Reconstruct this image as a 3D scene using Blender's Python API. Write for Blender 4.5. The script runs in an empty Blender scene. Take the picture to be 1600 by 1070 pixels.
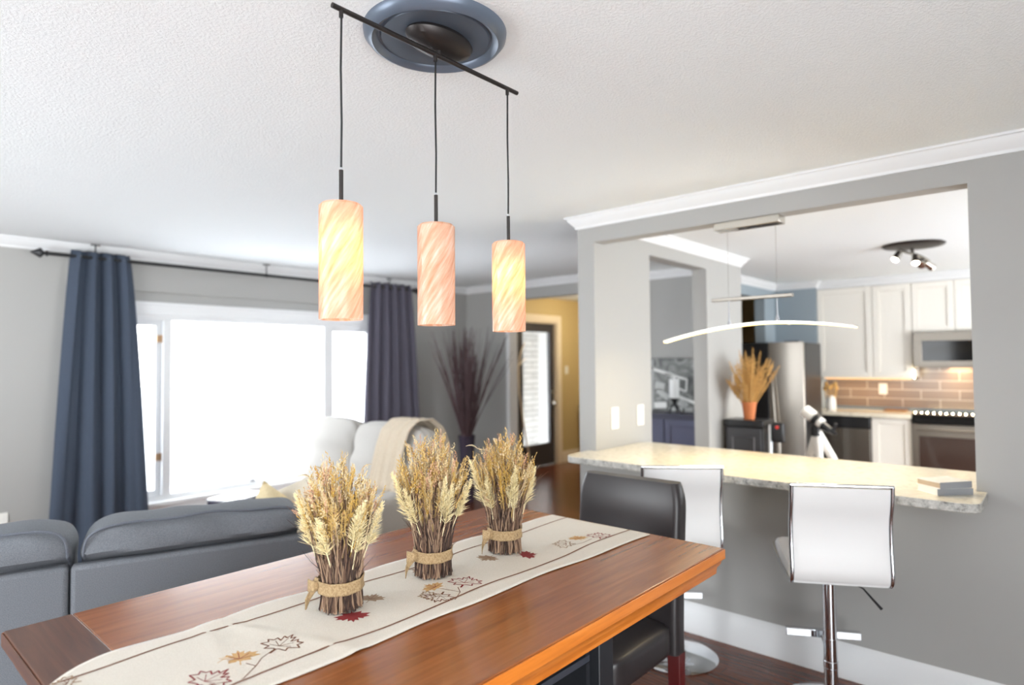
import bpy, bmesh, math, random
from mathutils import Vector, Matrix
R = math.radians
rnd = random.Random(7)
C = bpy.context.scene.collection

# ------------------------------------------------------------------ camera
CAM_H = 1.516
yaw, pitch, roll = R(48.4195), R(1.7297), R(-0.4788)
fw = Vector((math.sin(yaw)*math.cos(pitch), math.cos(yaw)*math.cos(pitch), math.sin(pitch)))
rt = Vector((math.cos(yaw), -math.sin(yaw), 0)); up = rt.cross(fw)
rt2 = rt*math.cos(roll) + up*math.sin(roll); up2 = -rt*math.sin(roll) + up*math.cos(roll)
cd = bpy.data.cameras.new('camera'); cam = bpy.data.objects.new('camera', cd); C.objects.link(cam)
m = Matrix((rt2, up2, -fw)).transposed().to_4x4(); m.translation = Vector((0, 0, CAM_H))
cam.matrix_world = m
cd.sensor_width = 36; cd.lens = 979.62/1600*36; cd.clip_start = 0.02; cd.clip_end = 200
cd.dof.use_dof = True; cd.dof.focus_distance = 1.75; cd.dof.aperture_fstop = 1.7
bpy.context.scene.camera = cam

# ------------------------------------------------------------------ world, daylight, exposure
sc = bpy.context.scene
sc.view_settings.view_transform = 'Standard'; sc.view_settings.look = 'None'
sc.view_settings.gamma = 1; sc.view_settings.use_curve_mapping = False
sc.view_settings.exposure = 1.44
SKY = 5.0
w = bpy.data.worlds.new('overcast_sky'); sc.world = w; w.use_nodes = True
bg = w.node_tree.nodes['Background']; bg.inputs[0].default_value = (0.93, 0.97, 1.0, 1); bg.inputs[1].default_value = SKY

def portal(name, loc, rot, sx, sy):
    l = bpy.data.lights.new(name, 'AREA'); l.shape = 'RECTANGLE'; l.size = sx; l.size_y = sy
    l.cycles.is_portal = True
    o = bpy.data.objects.new(name, l); C.objects.link(o); o.location = loc; o.rotation_euler = rot
    return o
# light comes out along -Z of the lamp
portal('daylight_picture_window', (2.78, 5.84, 1.16), (R(-90), 0, 0), 2.75, 1.6)
portal('added_side_opening', (-2.35, 3.3, 1.25), (0, R(-90), 0), 1.9, 2.4)  # unseen opening, added to let in sky light from the left
portal('added_back_opening', (-.75, -2.15, 1.1), (R(90), 0, 0), 2.5, 2.1)  # unseen opening behind the camera, added to brighten the dining side
portal('added_kitchen_opening', (5.9, -2.15, 1.11), (R(90), 0, 0), 3.0, 1.98)  # unseen opening, added to brighten the kitchen
portal('daylight_entry_door', (7.05, 5.9, 1.15), (R(-90), 0, 0), 0.66, 1.66)

# ------------------------------------------------------------------ materials
def lin(c):
    return tuple(((v/255)/12.92 if v/255 <= .04045 else ((v/255+.055)/1.055)**2.4) for v in c)
def mat(name, col, rough=.5, metal=0, srgb=True, **k):
    mt = bpy.data.materials.new(name); mt.use_nodes = True
    b = mt.node_tree.nodes['Principled BSDF']
    c = lin(col) if srgb else col
    b.inputs['Base Color'].default_value = (*c, 1); b.inputs['Roughness'].default_value = rough
    b.inputs['Metallic'].default_value = metal
    for kk, v in k.items():
        b.inputs[kk.replace('_', ' ')].default_value = v
    return mt
def nodes(mt):
    t = mt.node_tree; return t.nodes, t.links, t.nodes['Principled BSDF']
def coords(mt, scale=(1, 1, 1), rot=(0, 0, 0), kind='Object'):
    n, l, b = nodes(mt)
    tc = n.new('ShaderNodeTexCoord'); mp = n.new('ShaderNodeMapping')
    l.new(tc.outputs[kind], mp.inputs[0]); mp.inputs['Scale'].default_value = scale; mp.inputs['Rotation'].default_value = rot
    return mp.outputs[0]
def noise(mt, scale, detail=4, vec=None, rough=.5, dist=0):
    n, l, b = nodes(mt)
    t = n.new('ShaderNodeTexNoise'); t.inputs['Scale'].default_value = scale; t.inputs['Detail'].default_value = detail
    t.inputs['Roughness'].default_value = rough; t.inputs['Distortion'].default_value = dist
    if vec is None: vec = coords(mt)
    l.new(vec, t.inputs['Vector'])
    return t.outputs['Fac']
def ramp(mt, fac, stops):
    n, l, b = nodes(mt)
    r = n.new('ShaderNodeValToRGB'); e = r.color_ramp.elements
    while len(e) < len(stops): e.new(.5)
    for i, (p, c) in enumerate(stops):
        e[i].position = p; e[i].color = (*lin(c), 1)
    l.new(fac, r.inputs[0]); return r.outputs[0]
def bump(mt, fac, strength=.2, dist=.002):
    n, l, b = nodes(mt)
    bp = n.new('ShaderNodeBump'); bp.inputs['Strength'].default_value = strength; bp.inputs['Distance'].default_value = dist
    l.new(fac, bp.inputs['Height']); l.new(bp.outputs[0], b.inputs['Normal'])
def base(mt, out):
    n, l, b = nodes(mt); l.new(out, b.inputs['Base Color'])
def paint(name, col):
    mt = mat(name, col, .55); f = noise(mt, 220, 3); bump(mt, f, .12, .0006); return mt
def fabric(name, c1, c2, sc_=350, b=.5):
    mt = mat(name, c1, .92); v = coords(mt, (1, 1, 1))
    f = noise(mt, sc_, 2, v); base(mt, ramp(mt, f, [(.35, c1), (.65, c2)])); bump(mt, f, b, .001); return mt
def wood(name, c1, c2, c3, axis='X', rough=.3, scale=1.0, coat=.0):
    mt = mat(name, c1, rough, Coat_Weight=coat, Coat_Roughness=.12)
    s = {'X': (.9, 14, 14), 'Y': (14, .9, 14), 'Z': (14, 14, .9)}[axis]
    v = coords(mt, tuple(q*scale for q in s))
    f = noise(mt, 3.2, 8, v, .62, .6)
    base(mt, ramp(mt, f, [(.28, c1), (.5, c2), (.74, c3)])); bump(mt, f, .02, .0006)
    return mt
def emit(name, col, strength):
    mt = mat(name, col, .5); n, l, b = nodes(mt)
    b.inputs['Emission Color'].default_value = (*lin(col), 1); b.inputs['Emission Strength'].default_value = strength
    return mt

M = {}
M['wall'] = paint('grey_wall_paint', (166, 165, 162))
M['kitchen_wall'] = paint('blue_grey_wall_paint', (148, 160, 168))
M['hall_wall'] = paint('brown_hall_paint', (150, 132, 106))
M['foyer_wall'] = paint('tan_wall_paint', (206, 184, 134))
M['trim'] = mat('white_trim_paint', (228, 229, 230), .4)
M['cream_trim'] = mat('cream_trim_paint', (240, 226, 204), .4)
mt = mat('stippled_ceiling', (244, 248, 249), .9)
f = noise(mt, 105, 5, coords(mt), .65); n, l, b = nodes(mt)
rr = ramp(mt, f, [(.42, (0, 0, 0)), (.62, (255, 255, 255))]); bump(mt, rr, .4, .005); M['ceiling'] = mt
# floor planks run along Y
mt = mat('hardwood_floor', (110, 55, 35), .22)
n, l, b = nodes(mt)
br = n.new('ShaderNodeTexBrick'); br.inputs['Scale'].default_value = 1; br.inputs['Brick Width'].default_value = 1.3
br.inputs['Row Height'].default_value = .095; br.inputs['Mortar Size'].default_value = .0012; br.offset = .37
br.inputs['Color1'].default_value = (*lin((128, 70, 44)), 1); br.inputs['Color2'].default_value = (*lin((96, 50, 33)), 1)
br.inputs['Mortar'].default_value = (*lin((52, 27, 19)), 1)
l.new(coords(mt, (1, 1, 1), (0, 0, R(90))), br.inputs['Vector'])
g = ramp(mt, noise(mt, 4, 8, coords(mt, (16, 1, 1)), .6, .5), [(.3, (150, 150, 150)), (.7, (255, 255, 255))])
mx = n.new('ShaderNodeMixRGB'); mx.blend_type = 'MULTIPLY'; mx.inputs[0].default_value = 1
l.new(br.outputs['Color'], mx.inputs[1]); l.new(g, mx.inputs[2]); base(mt, mx.outputs[0]); M['floor'] = mt

M['table_top'] = wood('table_top_wood', (126, 70, 34), (146, 84, 42), (164, 100, 54), 'X', .26, 1.0, .3)
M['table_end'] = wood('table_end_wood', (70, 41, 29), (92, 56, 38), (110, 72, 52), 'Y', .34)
M['table_edge'] = wood('table_edge_wood', (172, 92, 32), (204, 118, 44), (222, 138, 64), 'X', .3)
M['black_wood'] = mat('black_painted_wood', (38, 40, 44), .42)
M['black_inside'] = mat('black_shelf_wood', (58, 62, 70), .4)
M['leather'] = mat('dark_brown_leather', (46, 42, 43), .38); f = noise(M['leather'], 160, 4); bump(M['leather'], f, .15, .001)
M['mahogany'] = mat('mahogany_leg', (92, 30, 30), .25)
M['chrome'] = mat('chrome', (225, 228, 232), .06, 1)
M['steel'] = mat('brushed_steel', (142, 136, 128), .36, 1)
M['nickel'] = mat('satin_nickel', (200, 195, 185), .25, 1)
M['white_leather'] = mat('white_leatherette', (228, 227, 226), .4)
M['black'] = mat('black_metal', (26, 27, 30), .45)
M['bronze'] = mat('oil_rubbed_bronze', (58, 54, 53), .42, .6)
M['medallion'] = mat('slate_blue_medallion', (100, 111, 126), .34, .3)
M['black_plastic'] = mat('black_plastic', (28, 28, 30), .3)
M['black_glass'] = mat('black_glass', (12, 12, 13), .08, Specular_IOR_Level=.22)
M['white_plastic'] = mat('white_plastic', (240, 238, 232), .4)
M['navy'] = mat('navy_cabinet_paint', (52, 52, 72), .4)
M['cabinet'] = mat('white_cabinet_paint', (238, 234, 226), .45)
M['sofa'] = fabric('charcoal_sofa_weave', (94, 98, 104), (118, 122, 128), 420, .4)
M['linen'] = fabric('light_grey_linen', (174, 171, 167), (192, 189, 184), 380)
M['piping'] = fabric('grey_piping', (88, 93, 102), (104, 109, 118), 400)
M['throw'] = fabric('cream_throw_knit', (206, 192, 172), (222, 208, 188), 200)
M['cream_pillow'] = fabric('cream_pillow_cloth', (226, 208, 166), (238, 222, 184), 200)
M['beige_pillow'] = fabric('oatmeal_pillow_cloth', (206, 196, 178), (220, 210, 192), 250)
M['curtain_blue'] = fabric('slate_curtain_cloth', (58, 67, 82), (71, 81, 97), 300, .25)
M['curtain_grey'] = fabric('plum_grey_curtain_cloth', (80, 77, 89), (94, 91, 104), 300, .25)
M['runner'] = fabric('natural_linen', (214, 207, 195), (225, 219, 208), 500, .3)
M['thread_brown'] = mat('brown_thread', (122, 78, 54), .8)
M['thread_red'] = mat('burgundy_thread', (140, 44, 46), .8)
M['thread_tan'] = mat('golden_tan_thread', (206, 166, 112), .8)
M['thread_taupe'] = mat('taupe_thread', (160, 134, 108), .8)
M['burlap'] = fabric('burlap', (146, 120, 86), (178, 152, 114), 260, 1.0)
TW = [mat('twig_bark_dark', (66, 49, 42), .85), mat('twig_bark', (108, 82, 66), .85), mat('twig_bark_pale', (158, 130, 106), .85)]
GR = [mat('dried_grass_gold', (206, 174, 110), .8), mat('dried_grass_straw', (226, 206, 162), .8), mat('dried_grass_pink', (212, 170, 138), .8), mat('dried_grass_ochre', (200, 162, 80), .8)]
M['cream_spray'] = mat('dried_cream_flower', (244, 230, 186), .8)
M['pale_leaf'] = mat('pale_dried_leaf', (226, 206, 172), .8)
M['wheat'] = mat('dried_wheat', (206, 164, 98), .8)
M['terracotta'] = mat('terracotta', (190, 112, 66), .8)
M['branch'] = mat('plum_brown_branch', (72, 52, 54), .8)
M['vase'] = mat('smoky_purple_glass', (60, 54, 66), .12)
M['paper'] = mat('paper_pages', (222, 218, 210), .8)
M['book_grey'] = mat('grey_cover', (140, 142, 146), .5)
M['book_tan'] = mat('tan_cover', (190, 168, 140), .5)
M['book_white'] = mat('white_cover', (238, 236, 232), .5)
M['red'] = mat('red_plastic', (220, 50, 36), .3)
M['snow'] = mat('snow', (196, 199, 204), .9)
M['toggle'] = mat('antique_brass', (170, 140, 110), .35, .8)
# stone bar counter with speckle
mt = mat('cream_granite', (236, 226, 200), .16); v = coords(mt)
base(mt, ramp(mt, noise(mt, 26, 8, v, .7), [(.3, (196, 188, 172)), (.46, (232, 224, 204)), (.7, (244, 236, 216))])); M['granite'] = mt
mt = mat('rough_granite_edge', (180, 178, 172), .5); v = coords(mt)
f = noise(mt, 38, 8, v, .75); base(mt, ramp(mt, f, [(.34, (108, 106, 102)), (.48, (176, 174, 168)), (.66, (212, 210, 204))])); bump(mt, f, .6, .006); M['granite_edge'] = mt
# backsplash tile
mt = mat('taupe_tile', (140, 122, 110), .2); n, l, b = nodes(mt)
br = n.new('ShaderNodeTexBrick'); br.inputs['Scale'].default_value = 1; br.inputs['Brick Width'].default_value = .36; br.inputs['Row Height'].default_value = .105
br.inputs['Mortar Size'].default_value = .006
br.inputs['Color1'].default_value = (*lin((146, 128, 116)), 1); br.inputs['Color2'].default_value = (*lin((134, 117, 106)), 1); br.inputs['Mortar'].default_value = (*lin((186, 174, 160)), 1)
tc = n.new('ShaderNodeTexCoord'); sx = n.new('ShaderNodeSeparateXYZ'); cx = n.new('ShaderNodeCombineXYZ')
l.new(tc.outputs['Object'], sx.inputs[0]); l.new(sx.outputs['Y'], cx.inputs['X']); l.new(sx.outputs['Z'], cx.inputs['Y']); l.new(cx.outputs[0], br.inputs['Vector'])
base(mt, br.outputs['Color']); M['tile'] = mt
# outdoor white stone
mt = mat('white_split_stone', (230, 230, 228), .8); n, l, b = nodes(mt)
br = n.new('ShaderNodeTexBrick'); br.inputs['Scale'].default_value = 1; br.inputs['Brick Width'].default_value = .42; br.inputs['Row Height'].default_value = .1
br.inputs['Mortar Size'].default_value = .006
br.inputs['Color1'].default_value = (.72, .72, .72, 1); br.inputs['Color2'].default_value = (.6, .6, .6, 1); br.inputs['Mortar'].default_value = (.22, .22, .22, 1)
tc = n.new('ShaderNodeTexCoord'); sx = n.new('ShaderNodeSeparateXYZ'); cx = n.new('ShaderNodeCombineXYZ')
l.new(tc.outputs['Object'], sx.inputs[0]); l.new(sx.outputs['X'], cx.inputs['X']); l.new(sx.outputs['Z'], cx.inputs['Y']); l.new(cx.outputs[0], br.inputs['Vector'])
base(mt, br.outputs['Color']); M['stone'] = mt
# clear pane
mt = bpy.data.materials.new('clear_pane'); mt.use_nodes = True; t = mt.node_tree; t.nodes.clear()
o_ = t.nodes.new('ShaderNodeOutputMaterial'); mx = t.nodes.new('ShaderNodeMixShader'); tr = t.nodes.new('ShaderNodeBsdfTransparent'); gl = t.nodes.new('ShaderNodeBsdfGlossy')
gl.inputs['Roughness'].default_value = .02; mx.inputs[0].default_value = .05
t.links.new(tr.outputs[0], mx.inputs[1]); t.links.new(gl.outputs[0], mx.inputs[2]); t.links.new(mx.outputs[0], o_.inputs[0]); M['pane'] = mt
# swirled art-glass shade (real translucency, lit by the bulb inside)
def shade_mat():
    mt = bpy.data.materials.new('swirled_peach_glass'); mt.use_nodes = True; t = mt.node_tree; n = t.nodes; l = t.links
    b = n['Principled BSDF']; b.inputs['Roughness'].default_value = .25
    # diagonal streaks wound round the cylinder: angle and height
    tc = n.new('ShaderNodeTexCoord'); sx = n.new('ShaderNodeSeparateXYZ'); l.new(tc.outputs['Object'], sx.inputs[0])
    at = n.new('ShaderNodeMath'); at.operation = 'ARCTAN2'; l.new(sx.outputs['Y'], at.inputs[0]); l.new(sx.outputs['X'], at.inputs[1])
    m1 = n.new('ShaderNodeMath'); m1.operation = 'MULTIPLY'; m1.inputs[1].default_value = .051; l.new(at.outputs[0], m1.inputs[0])
    cx = n.new('ShaderNodeCombineXYZ'); l.new(m1.outputs[0], cx.inputs['X']); l.new(sx.outputs['Z'], cx.inputs['Y'])
    mp = n.new('ShaderNodeMapping'); mp0 = n.new('ShaderNodeMapping'); mp0.inputs['Rotation'].default_value = (0, 0, R(32)); mp.inputs['Scale'].default_value = (75, 8, 1)
    l.new(cx.outputs[0], mp0.inputs[0]); l.new(mp0.outputs[0], mp.inputs[0])
    ns = n.new('ShaderNodeTexNoise'); ns.inputs['Scale'].default_value = 1; ns.inputs['Detail'].default_value = 6; ns.inputs['Roughness'].default_value = .6; l.new(mp.outputs[0], ns.inputs['Vector'])
    rp = n.new('ShaderNodeValToRGB'); e = rp.color_ramp.elements; e.new(.5)
    for i, (p, c) in enumerate([(.32, (234, 180, 144)), (.5, (248, 214, 186)), (.66, (255, 242, 230))]):
        e[i].position = p; e[i].color = (*lin(c), 1)
    l.new(ns.outputs['Fac'], rp.inputs[0]); l.new(rp.outputs[0], b.inputs['Base Color'])
    tl = n.new('ShaderNodeBsdfTranslucent'); l.new(rp.outputs[0], tl.inputs['Color'])
    mx = n.new('ShaderNodeMixShader'); mx.inputs[0].default_value = .5
    l.new(b.outputs[0], mx.inputs[1]); l.new(tl.outputs[0], mx.inputs[2]); l.new(mx.outputs[0], n['Material Output'].inputs[0])
    return mt
M['shade'] = shade_mat()

# ------------------------------------------------------------------ mesh helpers
class MB:
    def __init__(s): s.v = []; s.f = []; s.mi = []
    def add(s, vs, fs, mi=0):
        o = len(s.v); s.v += [tuple(p) for p in vs]; s.f += [tuple(i+o for i in f) for f in fs]; s.mi += [mi]*len(fs); return s
    def box(s, a, b, mi=0):
        x0, y0, z0 = a; x1, y1, z1 = b
        x0, x1 = min(x0, x1), max(x0, x1); y0, y1 = min(y0, y1), max(y0, y1); z0, z1 = min(z0, z1), max(z0, z1)
        return s.add([(x0,y0,z0),(x1,y0,z0),(x1,y1,z0),(x0,y1,z0),(x0,y0,z1),(x1,y0,z1),(x1,y1,z1),(x0,y1,z1)],
                     [(0,3,2,1),(4,5,6,7),(0,1,5,4),(1,2,6,5),(2,3,7,6),(3,0,4,7)], mi)
    def tube(s, pts, r, seg=8, mi=0, caps=True, flat=None):
        pts = [Vector(p) for p in pts]; rs = r if isinstance(r, (list, tuple)) else [r]*len(pts)
        n = len(pts); vs = []; fs = []
        t0 = (pts[1]-pts[0]).normalized(); ref = Vector((0,0,1)) if abs(t0.z) < .9 else Vector((1,0,0))
        u = t0.cross(ref).normalized()
        for i, p in enumerate(pts):
            t = (pts[min(i+1,n-1)]-pts[max(i-1,0)])
            t = t.normalized() if t.length > 1e-9 else t0
            u = (u - t*u.dot(t)); u = u.normalized() if u.length > 1e-6 else t.orthogonal().normalized()
            w_ = t.cross(u)
            for k in range(seg):
                a = 2*math.pi*k/seg
                vs.append(p + u*(math.cos(a)*rs[i]) + w_*(math.sin(a)*rs[i]*(flat or 1)))
        for i in range(n-1):
            for k in range(seg):
                k2 = (k+1) % seg; fs.append((i*seg+k, i*seg+k2, (i+1)*seg+k2, (i+1)*seg+k))
        if caps: fs.append(tuple(range(seg-1,-1,-1))); fs.append(tuple((n-1)*seg+k for k in range(seg)))
        return s.add(vs, fs, mi)
    def lathe(s, prof, c=(0,0,0), seg=32, mi=0, closed=False, axis='Z'):
        vs = []; fs = []; n = len(prof)
        for (r, z) in prof:
            for k in range(seg):
                a = 2*math.pi*k/seg; p = (r*math.cos(a), r*math.sin(a), z)
                if axis == 'X': p = (p[2], p[0], p[1])
                if axis == 'Y': p = (p[1], p[2], p[0])
                vs.append((c[0]+p[0], c[1]+p[1], c[2]+p[2]))
        for i in range(n-1 if not closed else n):
            j = (i+1) % n
            for k in range(seg):
                k2 = (k+1) % seg; fs.append((i*seg+k, i*seg+k2, j*seg+k2, j*seg+k))
        if not closed:
            if prof[0][0] > 1e-6: fs.append(tuple(range(seg-1,-1,-1)))
            if prof[-1][0] > 1e-6: fs.append(tuple((n-1)*seg+k for k in range(seg)))
        return s.add(vs, fs, mi)
    def grid(s, fn, nu, nv, mi=0):
        vs = [fn(i/nu, j/nv) for j in range(nv+1) for i in range(nu+1)]; W = nu+1
        return s.add(vs, [(j*W+i, j*W+i+1, (j+1)*W+i+1, (j+1)*W+i) for j in range(nv) for i in range(nu)], mi)
    def prism(s, poly, z0, z1, mi=0, mi_side=None):
        n = len(poly); vs = [(x,y,z0) for x,y in poly]+[(x,y,z1) for x,y in poly]
        s.add(vs, [tuple(range(n-1,-1,-1)), tuple(range(n,2*n))], mi)
        o = len(s.v)-2*n
        for i in range(n):
            j = (i+1) % n; s.f.append((o+i, o+j, o+n+j, o+n+i)); s.mi.append(mi if mi_side is None else mi_side)
        return s
    def poly(s, pts, mi=0): return s.add(pts, [tuple(range(len(pts)))], mi)
    def xform(s, mtx): s.v = [tuple(mtx @ Vector(p)) for p in s.v]; return s
    def build(s, name, mats, parent=None, bevel=0, smooth=True, loc=None, subsurf=0, solid=0, seg=2, fix=True):
        off = Vector(loc) if loc is not None else (parent_world(parent) if parent else Vector((0,0,0)))
        me = bpy.data.meshes.new(name); me.from_pydata([tuple(Vector(p)-off) for p in s.v], [], s.f)
        for mm in (mats if isinstance(mats, list) else [mats]): me.materials.append(mm)
        me.polygons.foreach_set('material_index', s.mi)
        if fix:
            bm = bmesh.new(); bm.from_mesh(me); bmesh.ops.remove_doubles(bm, verts=bm.verts, dist=1e-6)
            bmesh.ops.recalc_face_normals(bm, faces=bm.faces); bm.to_mesh(me); bm.free()
        o = bpy.data.objects.new(name, me); C.objects.link(o)
        if parent: o.parent = parent
        if loc is not None: o.location = off
        if bevel:
            md = o.modifiers.new('bevel', 'BEVEL'); md.width = bevel; md.segments = seg; md.limit_method = 'ANGLE'; md.angle_limit = R(35)
        if solid:
            md = o.modifiers.new('solid', 'SOLIDIFY'); md.thickness = solid; md.offset = 0
        if subsurf:
            md = o.modifiers.new('sub', 'SUBSURF'); md.levels = subsurf; md.render_levels = subsurf
        if smooth:
            me.polygons.foreach_set('use_smooth', [True]*len(me.polygons))
            try: me.set_sharp_from_angle(angle=R(38))
            except Exception: pass
        me.update(); return o
def parent_world(p):
    v = Vector((0,0,0))
    while p: v = v + Vector(p.location); p = p.parent
    return v
def tag(o, label=None, cat=None, group=None, kind=None):
    if label: o['label'] = label
    if cat: o['category'] = cat
    if group: o['group'] = group
    if kind: o['kind'] = kind
    return o
def thing(name, label, cat, loc, rotz=0, group=None):
    o = bpy.data.objects.new(name, None); C.objects.link(o); o.empty_display_size = .05
    o.location = loc; o.rotation_euler = (0,0,rotz); return tag(o, label, cat, group)
def struct(name, mb, mats, label=None, parent=None, **k):
    o = mb.build(name, mats, parent, **k)
    if not parent: o['kind'] = 'structure'
    if label: o['label'] = label
    return o
def bx(a, b): return MB().box(a, b)
def copy_tree(o, parent=None):
    c = o.copy(); C.objects.link(c)
    if parent: c.parent = parent
    for ch in list(o.children): copy_tree(ch, c)
    return c
def lamp(name, kind, loc, energy, col, parent=None, size=.05, rot=(0,0,0), size_y=None, spot=None):
    l = bpy.data.lights.new(name, kind); l.energy = energy; l.color = col
    if kind == 'AREA':
        l.size = size
        if size_y: l.shape = 'RECTANGLE'; l.size_y = size_y
    else: l.shadow_soft_size = size
    if kind == 'SPOT': l.spot_size = spot; l.spot_blend = .6
    o = bpy.data.objects.new(name, l); C.objects.link(o); o.location = Vector(loc) - (parent_world(parent) if parent else Vector((0,0,0)))
    o.rotation_euler = rot
    if parent: o.parent = parent
    return o

# ------------------------------------------------------------------ room shell
CE = 2.44
struct('floor', bx((-2.4,-2.2,-.1),(9.3,5.84,0)), M['floor'], smooth=False)
struct('ceiling', bx((-2.4,-2.2,CE),(9.3,5.84,CE+.1)), M['ceiling'], smooth=False)
YW = 5.656
mb = MB(); hx0, hx1, hz0, hz1 = 1.42, 4.13, .385, 1.945
for a, b in (((-2.4,YW,0),(hx0,5.8,CE)), ((hx1,YW,0),(5.64,5.8,CE)), ((hx0,YW,0),(hx1,5.8,hz0)), ((hx0,YW,hz1),(hx1,5.8,CE))): mb.box(a, b)
struct('wall_window', mb, M['wall'], smooth=False)
struct('wall_corner', MB().box((5.52,4.94,0),(5.64,YW,CE)).box((5.52,3.6,2.24),(5.64,4.94,CE)), M['wall'], smooth=False)
mb = MB(); dx0, dx1, dz1 = 6.50, 7.42, 2.085
for a, b in (((5.64,5.7,0),(dx0,5.84,CE)), ((dx1,5.7,0),(9.3,5.84,CE)), ((dx0,5.7,dz1),(dx1,5.84,CE))): mb.box(a, b)
struct('wall_foyer', mb, M['foyer_wall'], smooth=False)
struct('wall_art', MB().box((5.9,2.50,0),(6.02,3.72,CE)).box((5.52,3.6,0),(5.9,3.72,CE)), M['wall'], smooth=False)
struct('wall_hallway', bx((6.02,3.6,0),(9.3,3.72,CE)), M['hall_wall'], smooth=False)
mb = MB(); XP = 3.31
for a, b in (((XP,-2.2,0),(3.42,.307,CE)), ((XP,.307,0),(3.42,2.236,.908)), ((XP,.307,2.268),(3.42,2.236,CE)), ((XP,2.236,0),(3.42,2.361,CE))): mb.box(a, b)
struct('wall_right', mb, M['wall'], smooth=False)
mb = MB()
for a, b in (((3.42,2.236,0),(4.015,2.361,CE)), ((4.015,2.236,2.272),(4.961,2.361,CE)), ((4.961,2.236,0),(5.698,2.361,CE))): mb.box(a, b)
struct('wall_divider', mb, M['wall'], smooth=False)
mb = MB().box((6.02,2.72,2.25),(7.65,2.84,CE)).box((7.65,2.72,0),(9.2,2.84,CE)).box((8.0,2.245,0),(8.399,2.72,CE))
struct('wall_alcove', mb, M['kitchen_wall'], smooth=False)
struct('wall_kitchen', bx((8.4,-2.0,0),(8.52,2.72,CE)), M['kitchen_wall'], smooth=False)
mb = MB()
for a, b in (((-2.4,-2.2,0),(-2.0,-2.0,CE)), ((-2.0,-2.2,2.15),(.5,-2.0,CE)), ((.5,-2.2,0),(4.4,-2.0,CE)), ((4.4,-2.2,0),(7.4,-2.0,.12)), ((4.4,-2.2,2.1),(7.4,-2.0,CE)), ((7.4,-2.2,0),(9.3,-2.0,CE))): mb.box(a, b)
struct('wall_back', mb, M['wall'], smooth=False)  # bare openings added in this unseen wall to let in more light
mb = MB()
for a, b in (((-2.4,-2.0,0),(-2.2,2.1,CE)), ((-2.4,4.5,0),(-2.2,5.8,CE)), ((-2.4,2.1,0),(-2.2,4.5,.3)), ((-2.4,2.1,2.2),(-2.2,4.5,CE))): mb.box(a, b)
struct('wall_left', mb, M['wall'], smooth=False)  # unseen wall, its opening added for side light
struct('wall_east', bx((9.2,2.31,0),(9.3,5.7,CE)), M['foyer_wall'], smooth=False)
ground = MB().box((-30,5.9,-.5),(40,60,-.4)).build('snowy_ground', M['snow'], smooth=False); tag(ground, 'white snow covered ground outside the picture window', 'ground', kind='structure')
so = bx((6.2,7.5,-.4),(9.2,7.7,3.2)).build('wall_outside', M['stone'], smooth=False); struct('wall_shade_block', MB().box((5.7,5.9,2.6),(9.4,7.7,2.75)).box((9.2,5.9,-.4),(9.4,7.5,2.6)).box((5.7,5.9,-.4),(5.85,6.75,2.6)), M['trim'], smooth=False)  # roof and sides added out of view to shade the stone wall
tag(so, 'white stone wall seen through the entry door glass', kind='structure')

# swept mouldings, mitred in plan; side=+1: the room lies to the left of the path
def sweep(path, prof, side=1, closed=False):
    mb = MB(); P = [Vector((p[0],p[1],0)) for p in path]; n = len(P); k = len(prof); vs = []
    for i in range(n):
        def nrm(a, b): d = (b-a).normalized(); return Vector((-d.y, d.x, 0))*side
        if closed: n1 = nrm(P[i-1], P[i]); n2 = nrm(P[i], P[(i+1)%n])
        else: n1 = nrm(P[max(i-1,0)], P[max(i,1)]); n2 = nrm(P[min(i,n-2)], P[min(i+1,n-1)])
        bi = (n1+n2)/2; bi = bi/max(bi.dot(n1), .3) if bi.length > 1e-6 else n1
        bi = bi if abs(bi.length) > 0 else n1
        for d, z in prof: vs.append(P[i] + bi*d + Vector((0,0,z)))
    fs = []
    for i in range(n if closed else n-1):
        j = (i+1) % n
        for q in range(k):
            q2 = (q+1) % k; fs.append((i*k+q, i*k+q2, j*k+q2, j*k+q))
    if not closed: fs.append(tuple(range(k))); fs.append(tuple((n-1)*k+q for q in range(k-1,-1,-1)))
    return mb.add(vs, fs)
CR = [(0,CE-.076),(.010,CE-.076),(.013,CE-.062),(.022,CE-.055),(.034,CE-.038),(.046,CE-.024),(.050,CE-.012),(.062,CE-.010),(.062,CE),(0,CE)]
BB = [(0,.0),(.018,0),(.018,.118),(.013,.128),(.013,.146),(.007,.158),(.004,.166),(0,.166)]
struct('trim_1', sweep([(XP,-1.99),(XP,2.361),(5.698,2.361),(5.698,2.236),(3.42,2.236),(3.42,-1.99)], CR, 1), M['trim'], label='white crown moulding round the pass-through wall')
struct('trim_2', sweep([(-2.2,YW),(5.52,YW),(5.52,3.6)], CR, -1), M['trim'], label='white crown moulding above the picture window')
struct('trim_3', sweep([(5.9,3.6),(5.9,2.5)], CR, -1), M['trim'])
struct('trim_4', sweep([(6.03,2.72),(8.0,2.72),(8.0,2.245),(8.03,2.245)], CR, -1), M['trim'])
struct('baseboard_right', sweep([(XP,-1.99),(XP,2.361),(4.0,2.361)], BB, 1), M['trim'])
struct('baseboard_window', sweep([(-2.2,YW),(5.52,YW),(5.52,4.98)], BB, -1), M['trim'])
struct('baseboard_foyer', sweep([(7.53,5.7),(9.19,5.7)], BB, -1), M['cream_trim'])
# cased opening beside the tall branches
struct('trim_5', MB().box((5.50,4.93,0),(5.519,4.975,2.238)).box((5.503,4.926,0),(5.65,4.939,2.238)), M['trim'], bevel=.003)
# flat board over the window with a shadow line
struct('trim_6', MB().box((1.30,5.640,2.112),(4.55,5.655,2.36)), M['wall'], bevel=.002)

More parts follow.
